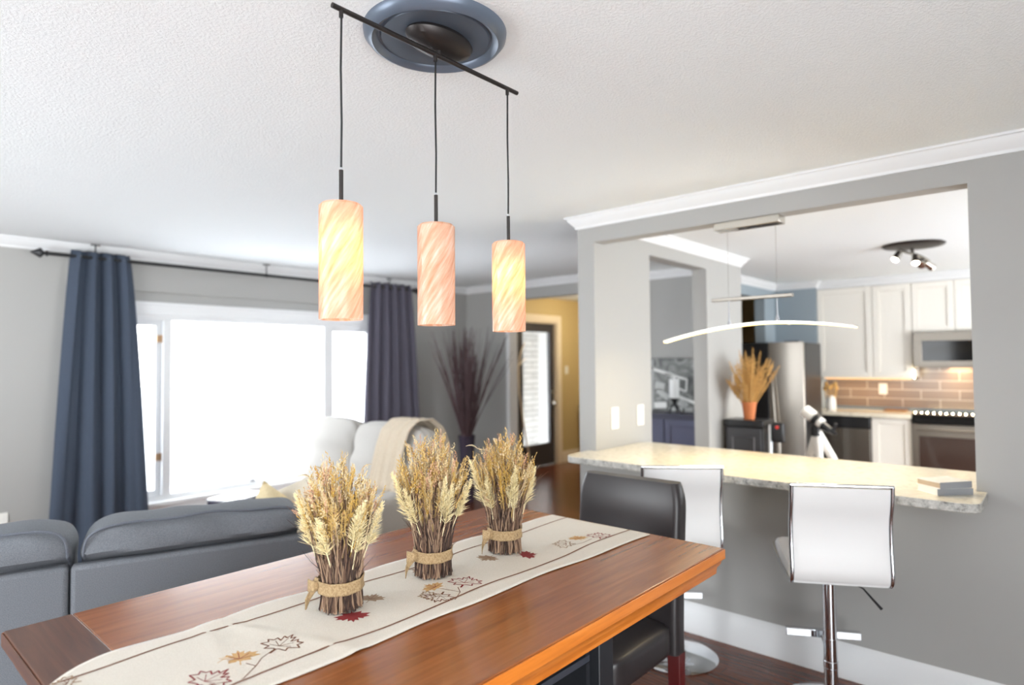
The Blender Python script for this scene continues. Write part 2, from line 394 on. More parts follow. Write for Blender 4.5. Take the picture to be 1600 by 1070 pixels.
# ---- picture window
win = bpy.data.objects.new('window_1', None); C.objects.link(win); win.location = (2.775,5.66,.385); tag(win, kind='structure', label='wide picture window with a casement on each side')
mb = MB()   # casing on the wall face
mb.box((1.31,5.632,1.925),(4.24,5.655,2.02)); mb.box((1.31,5.622,2.005),(4.24,5.655,2.03))
mb.box((1.31,5.634,.36),(1.42,5.655,1.925)); mb.box((4.13,5.634,.36),(4.24,5.655,1.925))
mb.build('window_casing', M['trim'], win, bevel=.003)
MB().box((1.30,5.60,.355),(4.25,5.70,.388)).box((1.33,5.628,.27),(4.22,5.655,.355)).build('window_sill', M['trim'], win, bevel=.004)
mb = MB()
for a, b in (((1.42,5.66,1.885),(4.13,5.79,1.945)), ((1.42,5.66,.385),(4.13,5.79,.43)), ((1.42,5.66,.43),(1.46,5.79,1.885)), ((4.09,5.66,.43),(4.13,5.79,1.885)),
             ((1.985,5.66,.43),(2.052,5.79,1.885)), ((3.50,5.66,.43),(3.585,5.79,1.885))): mb.box(a, b)
mb.build('window_frame', M['trim'], win, bevel=.004)
for x0, x1 in ((1.46,1.985),(3.585,4.09)):
    mb = MB(); s = .045
    mb.box((x0,5.70,.43),(x0+s,5.75,1.885)).box((x1-s,5.70,.43),(x1,5.75,1.885)).box((x0+s,5.70,.43),(x1-s,5.75,.475)).box((x0+s,5.70,1.84),(x1-s,5.75,1.885))
    sa = mb.build('casement_sash', M['trim'], win, bevel=.003)
    bx((x0+s,5.722,.475),(x1-s,5.726,1.84)).build('pane', M['pane'], sa, smooth=False)
bx((2.052,5.735,.43),(3.50,5.739,1.885)).build('pane', M['pane'], win, smooth=False)
for z in (.745,1.73):
    MB().box((1.942,5.685,z-.03),(1.985,5.70,z+.03)).tube([(1.982,5.682,z-.033),(1.982,5.682,z+.033)],.006).build('hinge', M['toggle'], win)
MB().lathe([(0,.03),(.02,.028),(.035,.015),(.038,0)], (2.76,5.68,.43), 16).build('crank_handle', M['book_grey'], win)

# ---- entry door
door = bpy.data.objects.new('door_1', None); C.objects.link(door); door.location = (6.96,5.76,0); tag(door, kind='structure', label='charcoal entry door with one long glass pane')
dp = mat('charcoal_door_paint', (62,60,66), .4)
mb = MB(); gx0, gx1, gz0, gz1 = 6.70, 7.30, .32, 1.94
for a, b in (((dx0+.02,5.74,.01),(gx0,5.785,2.065)), ((gx1,5.74,.01),(dx1-.02,5.785,2.065)), ((gx0,5.74,.01),(gx1,5.785,gz0)), ((gx0,5.74,gz1),(gx1,5.785,2.065))): mb.box(a, b)
mb.build('door_panel', dp, door, bevel=.004)
bx((gx0,5.76,gz0),(gx1,5.764,gz1)).build('pane', M['pane'], door, smooth=False)
mb = MB(); mb.box((dx0-.1,5.68,0),(dx0,5.7,dz1+.1)).box((dx1,5.68,0),(dx1+.1,5.7,dz1+.1)).box((dx0,5.68,dz1),(dx1,5.7,dz1+.1))
mb.box((dx0,5.70,0),(dx0+.02,5.8,dz1)).box((dx1-.02,5.70,0),(dx1,5.8,dz1)).box((dx0,5.7,2.065),(dx1,5.8,dz1))
mb.build('door_casing', M['cream_trim'], door, bevel=.004)
for z, r in ((1.06,.028),(.90,.03)):
    MB().lathe([(r,0),(r,-.012),(r*.4,-.014),(r*.4,-.04),(r*.95,-.045),(r,-.06),(0,-.072)] if z < 1 else [(r,0),(r,-.014),(r*.8,-.03),(0,-.032)], (7.36,5.74,z), 18, axis='Y').build('door_knob' if z < 1 else 'deadbolt', M['nickel'], door)
MB().lathe([(.014,0),(.014,-.01),(0,-.012)], (7.36,5.74,.70), 12, axis='Y').build('door_stop', M['nickel'], door)

# ------------------------------------------------------------------ dining table
TZ = .90; tx0, tx1, ty0, ty1 = .316, 2.006, .861, 1.866
tab = thing('dining_table', 'long counter-height dining table with glossy reddish wood top and black storage base', 'table', (1.161,1.3635,0))
bx((tx0+.1345,ty0,TZ-.03),(tx1,ty1,TZ)).build('table_top', M['table_top'], tab, bevel=.003)
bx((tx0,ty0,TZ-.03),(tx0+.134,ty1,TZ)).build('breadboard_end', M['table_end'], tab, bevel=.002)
EP = [(0,TZ-.030),(.003,TZ-.030),(.003,TZ-.006),(-.0005,TZ-.003),(-.02,TZ-.0301),(-.02,TZ-.09),(-.045,TZ-.09),(-.045,TZ-.031)]
EP = [(.004,TZ-.004),(.004,TZ-.034),(-.004,TZ-.040),(-.008,TZ-.052),(-.016,TZ-.062),(-.018,TZ-.082),(-.05,TZ-.082),(-.05,TZ-.031),(.0005,TZ-.031),(.0005,TZ-.004)]
mb = sweep([(tx0,ty0),(tx1,ty0),(tx1,ty1),(tx0,ty1)], EP, -1, closed=True); 
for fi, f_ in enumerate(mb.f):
    if all(mb.v[i][0] < tx0+.06 for i in f_): mb.mi[fi] = 1  # left end faces take the dark end wood, painting in their shade
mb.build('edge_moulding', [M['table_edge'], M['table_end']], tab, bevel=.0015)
# storage base: corner posts, shelves, dividers
by0, by1, bx0, bx1 = 1.05, 1.68, .69, 1.632
for px in (bx0, bx1-.075):
    for py in (by0, by1-.075): bx((px,py,0),(px+.075,py+.075,.818)).build('leg', M['black_wood'], tab, bevel=.004)
MB().box((bx0+.076,by0+.03,.63),(bx1-.08,by1-.03,.65)).build('shelf', M['black_inside'], tab, bevel=.002)
MB().box((bx0+.076,by0+.03,.13),(bx1-.08,by1-.03,.15)).build('shelf', M['black_inside'], tab, bevel=.002)
MB().box((bx0+.076,by1-.03,.13),(bx1-.08,by1-.02,.818)).build('back_panel', M['black_wood'], tab)
for x in (1.02,1.25): bx((x,by0+.04,.651),(x+.016,by1-.04,.818)).build('divider', M['black_inside'], tab, bevel=.002)
for x in (1.532,bx0+.077): bx((x,by0+.03,.151),(x+.018,by1-.04,.629)).build('side_panel', M['black_wood'], tab)
bx((1.532,by0+.03,.651),(1.55,by1-.04,.818)).build('side_panel', M['black_wood'], tab)
# ------------------------------------------------------------------ table runner with embroidery
run = thing('table_runner', 'cream linen runner with embroidered autumn leaves along the table', 'runner', (1.16,1.345,TZ))
def wob(x, y):
    return .0012*math.sin(x*13+1)*math.sin(y*9)+.003*math.exp(-((x-.72+.35*(y-1.35))/.02)**2)+.0025*math.exp(-((x-.56-.2*(y-1.2))/.018)**2)
def rz(x, y): return TZ + .0035 + abs(wob(x, y))
def run_pt(u, v, dz=0):
    L = 1.672; H = .11; s = u*(L+H)                 # u=0 at right end
    x = 1.984 - s
    y0 = 1.117 + .03*min(1, s/.6); y1 = 1.552 + .012*math.sin(s*3.1) + .008*math.sin(s*17)
    y0 += .004*math.sin(s*14)
    cut = max(0, (s-(L-.16))/.16); y1 -= .075*min(1.6, cut)**2.2
    y = y0 + (y1-y0)*v
    if s <= L: return (x, y, rz(x, y)+dz)
    d = s-L; return (1.984-L-.008-.001-dz, y, TZ+.0035-d+.004)
MB().grid(run_pt, 150, 28).build('cloth', M['runner'], run, solid=.002)
mb = MB()
def ribbon(pts, wd, mi, dz=.0016):
    n = len(pts)
    for i in range(n-1):
        a = Vector((*pts[i],0)); b_ = Vector((*pts[i+1],0)); d = (b_-a)
        if d.length < 1e-6: continue
        q = Vector((-d.y,d.x,0)).normalized()*wd/2; e = d.normalized()*wd*.25
        vs = [a-q-e, b_-q+e, b_+q+e, a+q-e]
        mb.add([(p.x,p.y,rz(p.x,p.y)+dz) for p in vs], [(0,1,2,3)], mi)
def fill(pts, mi, dz=.0013):
    c = Vector((sum(p[0] for p in pts)/len(pts), sum(p[1] for p in pts)/len(pts)))
    vs = [(c.x,c.y,rz(c.x,c.y)+dz)]+[(p[0],p[1],rz(p[0],p[1])+dz) for p in pts]
    n = len(pts); mb.add(vs, [(0,1+i,1+(i+1)%n) for i in range(n)], mi)
HL = [(0,1.0),(.09,.70),(.27,.80),(.24,.48),(.50,.64),(.55,.48),(.84,.46),(.68,.26),(.92,.06),(.44,-.06),(.50,-.30),(.12,-.22),(.03,-.26)]
LEAF = HL + [(.02,-.62),(-.02,-.62)] + [(-x,y) for x,y in reversed(HL[1:])]
def leaf(x, y, s, rot, style):
    s *= 1.15
    c, sn = math.cos(rot), math.sin(rot)
    pts = [(x+s*(a*c-b_*sn), y+s*(a*sn+b_*c)) for a, b_ in LEAF]
    col = {'brown':0,'red':1,'tan':2,'taupe':3}[style.split('_')[0]]
    if style.endswith('fill'): fill(pts, col)
    else: ribbon(pts+[pts[0]], .0032, col)
    vein = {0:0,1:1,2:0,3:0}[col]
    for a, b_ in ((0,.8),(.5,.45),(-.5,.45),(.6,.08),(-.6,.08)):
        ribbon([(x,y), (x+s*(a*c-b_*sn)*.85, y+s*(a*sn+b_*c)*.85)], .0015, vein if not style.endswith('fill') else 1 if col == 2 else vein, .0019)
for g, col in (((lambda x: 1.478+.006*math.sin(x*14)), 0), ((lambda x: 1.203+.007*math.sin(x*11+.6)), 0)):
    ribbon([(x, g(x)) for x in [.325+(1.98-.325)*i/70 for i in range(71)]], .0060, col); mb.build('stitched_border', M['thread_brown'], run, smooth=False, fix=False); mb = MB()
TH = [M['thread_brown'],M['thread_red'],M['thread_tan'],M['thread_taupe']]
def done(nm):
    global mb
    mb.build(nm, TH, run, smooth=False, fix=False); mb = MB()
for a in ((.690,1.292,.045,R(-62),'brown_line'),(.607,1.300,.040,R(-20),'tan_fill'),(.520,1.258,.046,R(-75),'red_line'),(.345,1.455,.03,R(60),'taupe_line'),
          (1.218,1.264,.046,R(-60),'red_line'),(1.146,1.302,.036,R(10),'tan_fill'),(1.112,1.245,.040,R(120),'brown_line'),(1.100,1.268,.03,R(60),'taupe_line'),
          (1.845,1.238,.042,R(-50),'red_line'),(1.775,1.275,.036,R(-30),'tan_fill'),(1.697,1.270,.042,R(40),'taupe_line'),
          (.892,1.318,.042,R(150),'red_fill'),(.980,1.366,.036,R(-60),'taupe_fill'),(1.516,1.300,.040,R(-120),'red_fill'),(1.430,1.372,.038,R(100),'taupe_fill'),
          (1.20,1.43,.036,R(-80),'taupe_fill')): leaf(*a); done('embroidered_leaf')
for pts in ([(.575,1.214),(.615,1.245),(.607,1.27)],[(.615,1.245),(.64,1.27),(.672,1.285)],[(.52,1.24),(.55,1.225),(.575,1.214)],[(1.119,1.196),(1.165,1.225),(1.185,1.255)],[(1.165,1.225),(1.15,1.28)],[(1.69,1.25),(1.74,1.235),(1.80,1.24)]): ribbon(pts, .002, 0); done('embroidered_stem')

# ------------------------------------------------------------------ dried bundles
def rv(a): return rnd.uniform(-a, a)
def spray(mb, p, d, L, wd, n, mi=0, size=.012):
    d = d.normalized(); u = d.orthogonal().normalized(); v_ = d.cross(u)
    mb.tube([p-d*L*.3, p, p+d*L], [.0014,.0013,.0006], 4, mi)
    for i in range(n):
        t = rnd.random(); a = rnd.uniform(0, 6.283); q = p + d*(L*t)
        o = (u*math.cos(a)+v_*math.sin(a)); rr = wd*(1-t*.8)*rnd.uniform(.35,1)
        tip = q + o*rr + d*rr*.9; sd = o.cross(d).normalized()
        s = size*rnd.uniform(.5,1)
        mid = q.lerp(tip, .55)
        mb.add([q, mid+sd*s*.22, tip, mid-sd*s*.22, mid+d*s*.2], [(0,1,4),(1,2,4),(2,3,4),(3,0,4)], mi)
def ear(mb, p, d, L, w_, mi, n=11):
    d = d.normalized(); u = d.orthogonal().normalized(); v_ = d.cross(u)
    for i in range(n):
        t = i/n; a = i*2.4; q = p + d*(L*t); o = u*math.cos(a)+v_*math.sin(a)
        sd = o.cross(d); k = w_*(1-.6*t)
        tip = q + o*k + d*L*.2; mid = q + o*k*.7 + d*L*.07
        mb.add([q, mid+sd*k*.45, tip, mid-sd*k*.45, mid+o*k*.35], [(0,1,4),(1,2,4),(2,3,4),(3,0,4)], mi)
def bundle(x, y, h, label, lean, tail, seed):
    rnd.seed(seed)
    b = thing('dried_flower_bundle', label, 'flower arrangement', (x,y,TZ+.006), 0, 'twig bundles along the runner')
    O = Vector((x,y,TZ+.006)); tw = MB(); gr = MB()
    RB = .052
    def prof(z): # bundle radius by height
        return RB*(1.05-.13*min(1,z/.055)+ max(0,z-.06)*2.8 + max(0, z-.12)*3.0)
    K = h/.4
    for i in range(520):
        a = rnd.uniform(0,6.283); q = math.sqrt(rnd.uniform(.3,1)) if i < 400 else rnd.uniform(0,.6)
        L = rnd.uniform(.13,.27)*K; pts = []
        tws = rv(.6); z0 = rnd.uniform(0,.008); ph = rnd.uniform(0,6)
        for k in range(7):
            z = z0 + (L-z0)*k/6; r = prof(z)*q + (rv(.004) if k else rv(.002)); aa = a + tws*(k/6-.3) + rv(.07)
            pts.append(O + Vector((r*math.cos(aa), r*math.sin(aa), z)))
        rr = rnd.uniform(.0009,.0025); tw.tube(pts, [rr,rr,rr,rr*.9,rr*.8,rr*.7,rr*.4], 5, rnd.choice([0,0,1,1,2,2]))
    for i in range(110): # loose stray side twigs
        a = rnd.uniform(0,6.283); z = rnd.uniform(.05,.21)*K; r = prof(z)
        p = O + Vector((r*.8*math.cos(a), r*.8*math.sin(a), z)); o = Vector((math.cos(a+rv(.8)),math.sin(a+rv(.8)),rnd.uniform(.8,2.6))).normalized()
        L = rnd.uniform(.02,.05) if i < 84 else rnd.uniform(.05,.11); e = p+o*L
        tw.tube([p, p+o*L*.5+Vector((rv(.006),rv(.006),rv(.006))), e], [.0009,.0007,.0004], 4, rnd.choice([0,1,2]))
        tw.tube([p+o*L*.5, e+Vector((rv(.018),rv(.018),rnd.uniform(-.01,.02)))], [.0006,.0003], 4, 1)
    tag(tw.build('twigs', TW, b, fix=False), kind='stuff')
    for i in range(330):
        a = rnd.uniform(0,6.283); q = math.sqrt(rnd.random()); z1 = h*(.97-.30*q**2.5)*rnd.uniform(.66,1.0)
        z0 = .14*K; r0 = prof(z0)*q*.8; r1 = (prof(min(z1,.27))*.95)*q + rv(.014)
        p0 = O + Vector((r0*math.cos(a), r0*math.sin(a), z0)); p1 = O + Vector((r1*math.cos(a)+lean[0]*z1, r1*math.sin(a)+lean[1]*z1, z1))
        c = rnd.choice([0,0,1,1,2,3]); d = (p1-p0).normalized()+Vector((rv(.35),rv(.35),.2))
        gr.tube([p0, p0.lerp(p1,.6)+Vector((rv(.008),rv(.008),0)), p1], [.0009,.0008,.0005], 4, c if rnd.random() < .6 else 4)
        ear(gr, p1-d.normalized()*.02, d+Vector((rv(.4),rv(.4),0)), rnd.uniform(.022,.055), rnd.uniform(.004,.009), c, rnd.choice([9,11,15]))
    for i in range(80): # fine golden fronds
        a = rnd.uniform(0,6.283); q = rnd.uniform(.6,1); z0 = rnd.uniform(.15,.24)*K; r = prof(z0)*q
        p = O + Vector((r*math.cos(a), r*math.sin(a), z0)); d = Vector((math.cos(a)*.4+rv(.15),math.sin(a)*.4+rv(.15),1))
        spray(gr, p, d, rnd.uniform(.05,.11), .018, 40, rnd.choice([0,0,1,3]), .007)
    tag(gr.build('dried_grass', GR+[TW[1]], b, fix=False, smooth=False), kind='stuff')
    ca = math.atan2(-y,-x) # the plumes stand round the outside
    for da, zz, L, wd in ((.62,.150,.13,.034),(.28,.185,.10,.030),(-.55,.150,.12,.036),(-1.15,.165,.13,.034),(1.3,.16,.11,.032),(1.95,.15,.09,.026),(-2.0,.17,.1,.028),(3.1,.16,.1,.028)):
        a = ca+da+rv(.18); z = zz*K; r = prof(z)*1.02
        p = O + Vector((r*math.cos(a), r*math.sin(a), z)); d = Vector((math.cos(a)*.34+rv(.1),math.sin(a)*.34+rv(.1),1))
        s = MB(); spray(s, p, d, L*rnd.uniform(.85,1.15), wd, 300, 0, .0075); s.build('cream_plume', M['cream_spray'], b, fix=False, smooth=False)
    for k in range(8):
        a = rnd.uniform(0,6.283); z = h*rnd.uniform(.62,.86); r = prof(.24)*rnd.uniform(.3,1.0)
        p = O + Vector((r*math.cos(a), r*math.sin(a), z)); d = Vector((math.cos(a)*.9,math.sin(a)*.9,rnd.uniform(.1,.9))).normalized(); sd = d.cross(Vector((0,0,1))).normalized(); n_ = sd.cross(d)
        L = rnd.uniform(.026,.042); W = L*.2; s = MB()
        s.tube([p-d*.03,p],.0008,4); vs = []
        for t, ww in ((0,.15),(.25,.8),(.5,1),(.75,.65),(1,.05)):
            c = p+d*L*t+n_*.006*math.sin(t*3); vs += [c-sd*W*ww+n_*W*.35*ww, c, c+sd*W*ww+n_*W*.35*ww]
        s.add(vs, [(3*i+j,3*i+j+1,3*i+j+4,3*i+j+3) for i in range(4) for j in range(2)]); s.build('pale_leaf', M['pale_leaf'], b, fix=False, solid=.0006)
    # burlap band and bow
    rb = MB(); r0 = RB*.985+.0035
    def band(u, v):
        a = u*6.2832; r = r0 + .0012*math.sin(9*a)+.0012*math.cos(v*3.14*2); return (x+r*math.cos(a), y+r*math.sin(a), TZ+.006+.048+.030*v+.003*math.sin(a+1))
    rb.grid(band, 56, 6)
    bw = rb.build('burlap_band', M['burlap'], b, solid=.002)
    t = MB(); a = tail; bp = Vector((x+r0*math.cos(a), y+r0*math.sin(a), TZ+.07)); o = Vector((math.cos(a),math.sin(a),0)); sd = Vector((-o.y,o.x,0))
    for k, (w1, dz, l1) in enumerate(((.030,-.004,.024),(.028,-.052,.030))):
        def tl(u, v, w1=w1, dz=dz, l1=l1, k=k):
            p = bp + o*(l1*u) + Vector((0,0,1))*(dz*u**1.2 + (v-.5)*w1*(.6+.5*u)) + sd*(.012*math.sin(u*4+k*2)); 
            if p.z < TZ+.008: p.z = TZ+.008
            return p
        t.grid(tl, 10, 5)
    t.tube([bp-Vector((0,0,.014)), bp+o*.008, bp+Vector((0,0,.014))], [.006,.011,.006], 8)
    t.build('bow', M['burlap'], bw, solid=.0018)
    return b
bundle(.900,1.378,.385,'nearest twig and dried grass bundle, beside the red leaf', (-.02,.02), R(150), 11)
bundle(1.212,1.386,.415,'middle twig and dried grass bundle on the runner', (-.02,.0), R(165), 23)
bundle(1.511,1.378,.385,'farthest twig and dried grass bundle on the runner', (0,0), R(165), 37)

# ------------------------------------------------------------------ three-light pendant and ceiling medallion
LY = 1.296
med = thing('ceiling_medallion', 'round slate blue ceiling medallion above the table', 'ceiling medallion', (1.163,1.310,CE))
MB().lathe([(.0,-.012),(.085,-.012),(.10,-.014),(.118,-.016),(.150,-.018),(.153,-.013),(.160,-.014),(.164,-.022),(.176,-.030),(.186,-.026),(.192,-.018),(.198,-.012),(.2,0),(0,0)], (1.163,1.31,CE), 96).build('medallion_disc', M['medallion'], med)
pl = thing('pendant_light', 'black bar hung with three cylindrical art-glass pendants over the table', 'pendant light', (1.163,LY,2.37))
MB().lathe([(.066,-.0125),(.070,-.022),(.064,-.038),(.045,-.050),(.018,-.055),(0,-.055)], (0,0,CE), 48).xform(Matrix.Translation((1.172,1.302,0)) @ Matrix.Diagonal((1.6,.95,1,1))).build('canopy', M['bronze'], pl)
bar = MB().tube([(.822,LY,2.372),(1.495,LY,2.372)], .0065, 14).build('bar', M['bronze'], pl)
MB().tube([(1.163,LY,2.39),(1.163,LY,2.372)], .009, 12).build('bar_mount', M['bronze'], pl)
def pendant(px, zt, lit):
    s = MB(); r = .0515; zb = zt-.277
    s.lathe([(.012,zt),(r-.006,zt),(r,zt-.006),(r,zb),(r-.004,zb),(r-.004,zt-.010),(.012,zt-.006)], (px,LY,0), 56, closed=True)
    sh = s.build('glass_shade', M['shade'], pl, loc=(px-pl.location.x, 0, zt-.14-pl.location.z))
    # mesh was built about world, re-centre on the shade
    for v_ in sh.data.vertices: v_.co = Vector(v_.co) + Vector((-pl.location.x, -LY, -pl.location.z))
    MB().tube([(px,LY,zt-.005),(px,LY,zt+.083)], .0052, 12).build('stem', M['bronze'], pl)
    MB().tube([(px,LY,zt+.083),(px,LY,zt+.089)], .0035, 10).build('collar', M['chrome'], pl)
    MB().tube([(px,LY,zt+.089),(px+.0015,LY,zt+.2),(px-.001,LY,zt+.33),(px+.001,LY,2.36)], .0026, 8).build('cord', M['black'], pl)
    MB().tube([(px,LY,2.372),(px,LY,2.352)], .0055, 10).build('cord_grip', M['bronze'], pl)
    MB().tube([(px,LY,zt-.07),(px,LY,zt-.008)], .014, 14).build('socket', M['white_plastic'], pl)
    MB().lathe([(0,zt-.165),(.012,zt-.162),(.022,zt-.147),(.025,zt-.128),(.02,zt-.105),(.012,zt-.085),(.011,zt-.07)], (px,LY,0), 20).build('bulb', emit('lit_bulb',(255,220,150),6) if lit else M['white_plastic'], pl)
    if lit: lamp('bulb_light', 'POINT', (px,LY,zt-.13), BULB, (1,.80,.56), pl, .024)
BULB = 2.3
pendant(.847,1.896,True); pendant(1.149,1.894,False); pendant(1.448,1.886,True)

# ------------------------------------------------------------------ parsons chair
ch = thing('dining_chair', 'dark brown leather parsons chair at the right end of the table', 'chair', (2.16,1.455,0))
mb = MB()
def chb(u, v):
    pass
bk = MB()
NS = 14
def ring(z):
    lean = .045*max(0,(z-.45)/.55)**1.2; x0, x1 = 2.335+lean, 2.425+lean; y0, y1 = 1.205, 1.705
    if z > .9: t = (z-.9)/.1; sh = .02*t*t; y0 += sh; y1 -= sh; x0 += .012*t*t; x1 -= .012*t*t
    rr = .028; out = []
    for cx_, cy_, a0 in ((x1-rr,y1-rr,0),(x0+rr,y1-rr,90),(x0+rr,y0+rr,180),(x1-rr,y0+rr,270)):
        for k in range(5): a = R(a0+22.5*k); out.append((cx_+rr*math.cos(a), cy_+rr*math.sin(a), z+.012*math.sin((cy_-1.205)/.5*3.14)*(1 if z > .97 else 0)))
    return out
zs = [.325,.36,.45,.55,.65,.75,.85,.9,.93,.955,.975,.988,.996,1.0]
rings = [ring(z) for z in zs]; vs = [p for r_ in rings for p in r_]; k = 20
fs = [(i*k+j, i*k+(j+1)%k, (i+1)*k+(j+1)%k, (i+1)*k+j) for i in range(len(zs)-1) for j in range(k)]+[tuple(range(k-1,-1,-1)), tuple((len(zs)-1)*k+j for j in range(k))]
MB().add(vs, fs).build('backrest', M['leather'], ch)
def puff(a, b, bulge=(0,0,.03), n=14, p=5, wr=0, seed=0):
    """soft box: rounded corners with bulged faces"""
    a = Vector(a); b_ = Vector(b); c = (a+b_)/2; h = (b_-a)/2; mb = MB(); r_ = random.Random(seed); ph = [r_.uniform(0,6.28) for _ in range(6)]
    def tr(x, y, z):
        s = (abs(x)**p+abs(y)**p+abs(z)**p)**(1/p); q = Vector((x/s,y/s,z/s))
        e = Vector((bulge[0]*q.x*(1-q.y**2)*(1-q.z**2), bulge[1]*q.y*(1-q.x**2)*(1-q.z**2), bulge[2]*q.z*(1-q.x**2)*(1-q.y**2)))
        w_ = wr*(math.sin(q.x*5+ph[0]+2*q.z)*math.sin(q.z*6+ph[1])+.6*math.sin(q.x*11+ph[2]+q.z*7)+.4*math.sin(q.z*13+ph[3]+q.x*5)) if wr else 0
        return (c.x+h.x*q.x+e.x+w_*q.x, c.y+h.y*q.y+e.y+w_*q.y, c.z+h.z*q.z+e.z+w_*q.z)
    for ax in range(3):
        for sg in (-1,1):
            def g(u, v, ax=ax, sg=sg):
                t = [2*u-1, 2*v-1]; t.insert(ax, sg); return tr(*t)
            mb.grid(g, n, n)
    return mb
puff((1.90,1.215,.33),(2.345,1.695,.455),(.0,.004,.02),12,9).build('seat', M['leather'], ch)
for x in (1.935,2.385):
    for y in (1.232,1.678):
        top = .338 if x < 2.1 else .326
        MB().add([(x-.023,y-.023,0),(x+.023,y-.023,0),(x+.023,y+.023,0),(x-.023,y+.023,0),(x-.027,y-.027,top),(x+.027,y-.027,top),(x+.027,y+.027,top),(x-.027,y+.027,top)],
                 [(0,3,2,1),(4,5,6,7),(0,1,5,4),(1,2,6,5),(2,3,7,6),(3,0,4,7)]).build('leg', M['mahogany'], ch, bevel=.002)

# ------------------------------------------------------------------ bar stools
def stool(name='bar_stool'):
    s = thing(name, 'x', 'bar stool', (0,0,0))
    MB().lathe([(0,0),(.2,0),(.203,.006),(.19,.014),(.12,.024),(.05,.034),(.034,.05),(0,.05)], (0,0,0), 64).build('base', M['chrome'], s)
    MB().tube([(0,0,.045),(0,0,.30)], .0285, 28).build('pole', M['chrome'], s)
    MB().tube([(0,0,.30),(0,0,.575)], .0265, 24).build('gas_lift', M['chrome'], s)
    f_ = MB(); f_.tube([(.0,0,.185),(.05,0,.215),(.115,0,.26)], .012, 10); f_.box((.112,-.158,.25),(.140,.158,.285)); f_.tube([(0,0,.172),(0,0,.205)], .0300, 24)
    f_.build('footrest', M['chrome'], s, bevel=.003)
    MB().box((-.09,-.09,.572),(.09,.09,.584)).build('seat_plate', M['black'], s)
    MB().tube([(-.03,-.05,.572),(-.09,-.11,.55),(-.135,-.165,.485)], [.0035,.0035,.006], 8).build('lift_lever', M['black'], s)
    # side profile (x forward, z up): back curves, folds into the seat
    pr = [(-.215,1.0),(-.205,.93),(-.185,.85),(-.182,.76),(-.19,.68),(-.192,.63),(-.178,.598),(-.14,.588),(-.05,.592),(.06,.600),(.15,.618),(.205,.645)]
    def smooth(pts, n=5):
        out = []
        P = [Vector((p[0],0,p[1])) for p in pts]
        for i in range(len(P)-1):
            p0, p1, p2, p3 = P[max(i-1,0)], P[i], P[i+1], P[min(i+2,len(P)-1)]
            for k_ in range(n):
                t = k_/n; out.append(.5*((2*p1)+(p2-p0)*t+(2*p0-5*p1+4*p2-p3)*t*t+(3*p1-p0-3*p2+p3)*t**3))
        out.append(P[-1]); return out
    sp = smooth(pr)
    hw = .182
    bi = [i for i, p in enumerate(sp) if p.z > .6 and p.x < 0]; nb = max(bi)
    def pad(rng, th, nm, ht):
        pts = rng; n = len(pts); mb = MB(); vs = []
        prof_ = []
        for i, p in enumerate(pts):
            t = (pts[min(i+1,n-1)]-pts[max(i-1,0)]).normalized(); nn = Vector((-t.z,0,t.x))  # toward the sitter
            if nn.x < 0 and nm == 'backrest': nn = -nn
            if nm == 'seat' and nn.z < 0: nn = -nn
            e = min(1, min(i, n-1-i)/2.0); prof_.append((p, nn, th*(.45+.55*math.sqrt(e))))
        W = [-1,-.97,-.85,-.5,0,.5,.85,.97,1]; E = [.35,.8,1,1,1,1,1,.8,.35]
        for p, nn, tk in prof_:
            for w_, e in zip(W, E): vs.append(p + Vector((0,w_*hw,0)) + nn*tk*e)
            for w_, e in zip(reversed(W), E): vs.append(p + Vector((0,w_*hw,0)) - nn*(.004+.004*e))
        K = 18
        fs = [(i*K+j, i*K+(j+1)%K, (i+1)*K+(j+1)%K, (i+1)*K+j) for i in range(n-1) for j in range(K)]
        fs += [tuple(range(K-1,-1,-1)), tuple((n-1)*K+j for j in range(K))]
        mb.add(vs, fs); return mb.build(nm, M['white_leather'], s)
    pad(sp[1:nb+1], .03, 'backrest', 1)
    pad(sp[nb+2:], .055, 'seat', 1)
    fr = MB(); L_ = [p for p in sp]
    for sg in (-1,1): fr.tube([p+Vector((-.004,sg*(hw+.006),0)) for p in L_], .0092, 12)
    fr.tube([L_[0]+Vector((-.004,-hw-.012,0)), L_[0]+Vector((-.004,hw+.012,0))], .008, 10)
    fr.tube([L_[-1]+Vector((-.004,-hw-.008,0)), L_[-1]+Vector((-.004,hw+.008,0))], .007, 10)
    fr.build('chrome_frame', M['chrome'], s)
    return s
s1 = stool(); s1.location = (2.99,.81,0); s1.rotation_euler = (0,0,R(29))
s1['label'] = 'white leather swivel bar stool with chrome frame, nearer the books'
s2 = copy_tree(s1); s2.location = (2.99,1.54,0); s2.rotation_euler = (0,0,R(37)); s2['label'] = 'white and chrome bar stool half hidden behind the dark leather chair'
for s in (s1, s2): s['group'] = 'bar stools at the stone counter'

# ------------------------------------------------------------------ stone bar counter and books
cnt = thing('bar_counter', 'long cream stone bar counter set in the wall opening', 'counter', (3.4,1.27,.91))
def rp(pts, r, n=5):
    out = []; N = len(pts)
    for i in range(N):
        p = Vector(pts[i]); a = Vector(pts[i-1]); b_ = Vector(pts[(i+1)%N]); u = (a-p).normalized(); v_ = (b_-p).normalized(); rr = r[i]
        if rr <= 0: out.append(tuple(p)); continue
        p0 = p+u*rr; p1 = p+v_*rr
        for k in range(n+1): t = k/n; out.append(tuple((p0*(1-t)+p*t)*(1-t)+(p*(1-t)+p1*t)*t))
    return out
outl = rp([(2.995,.268),(3.308,.268),(3.308,.309),(3.422,.309),(3.86,.309),(3.90,2.234),(3.308,2.234),(3.308,2.29),(3.02,2.285)], [.07,.01,0,0,.03,.09,0,.02,.10])
MB().prism(outl, .912, .950, 0, 1).build('stone_slab', [M['granite'],M['granite_edge']], cnt, bevel=.004)
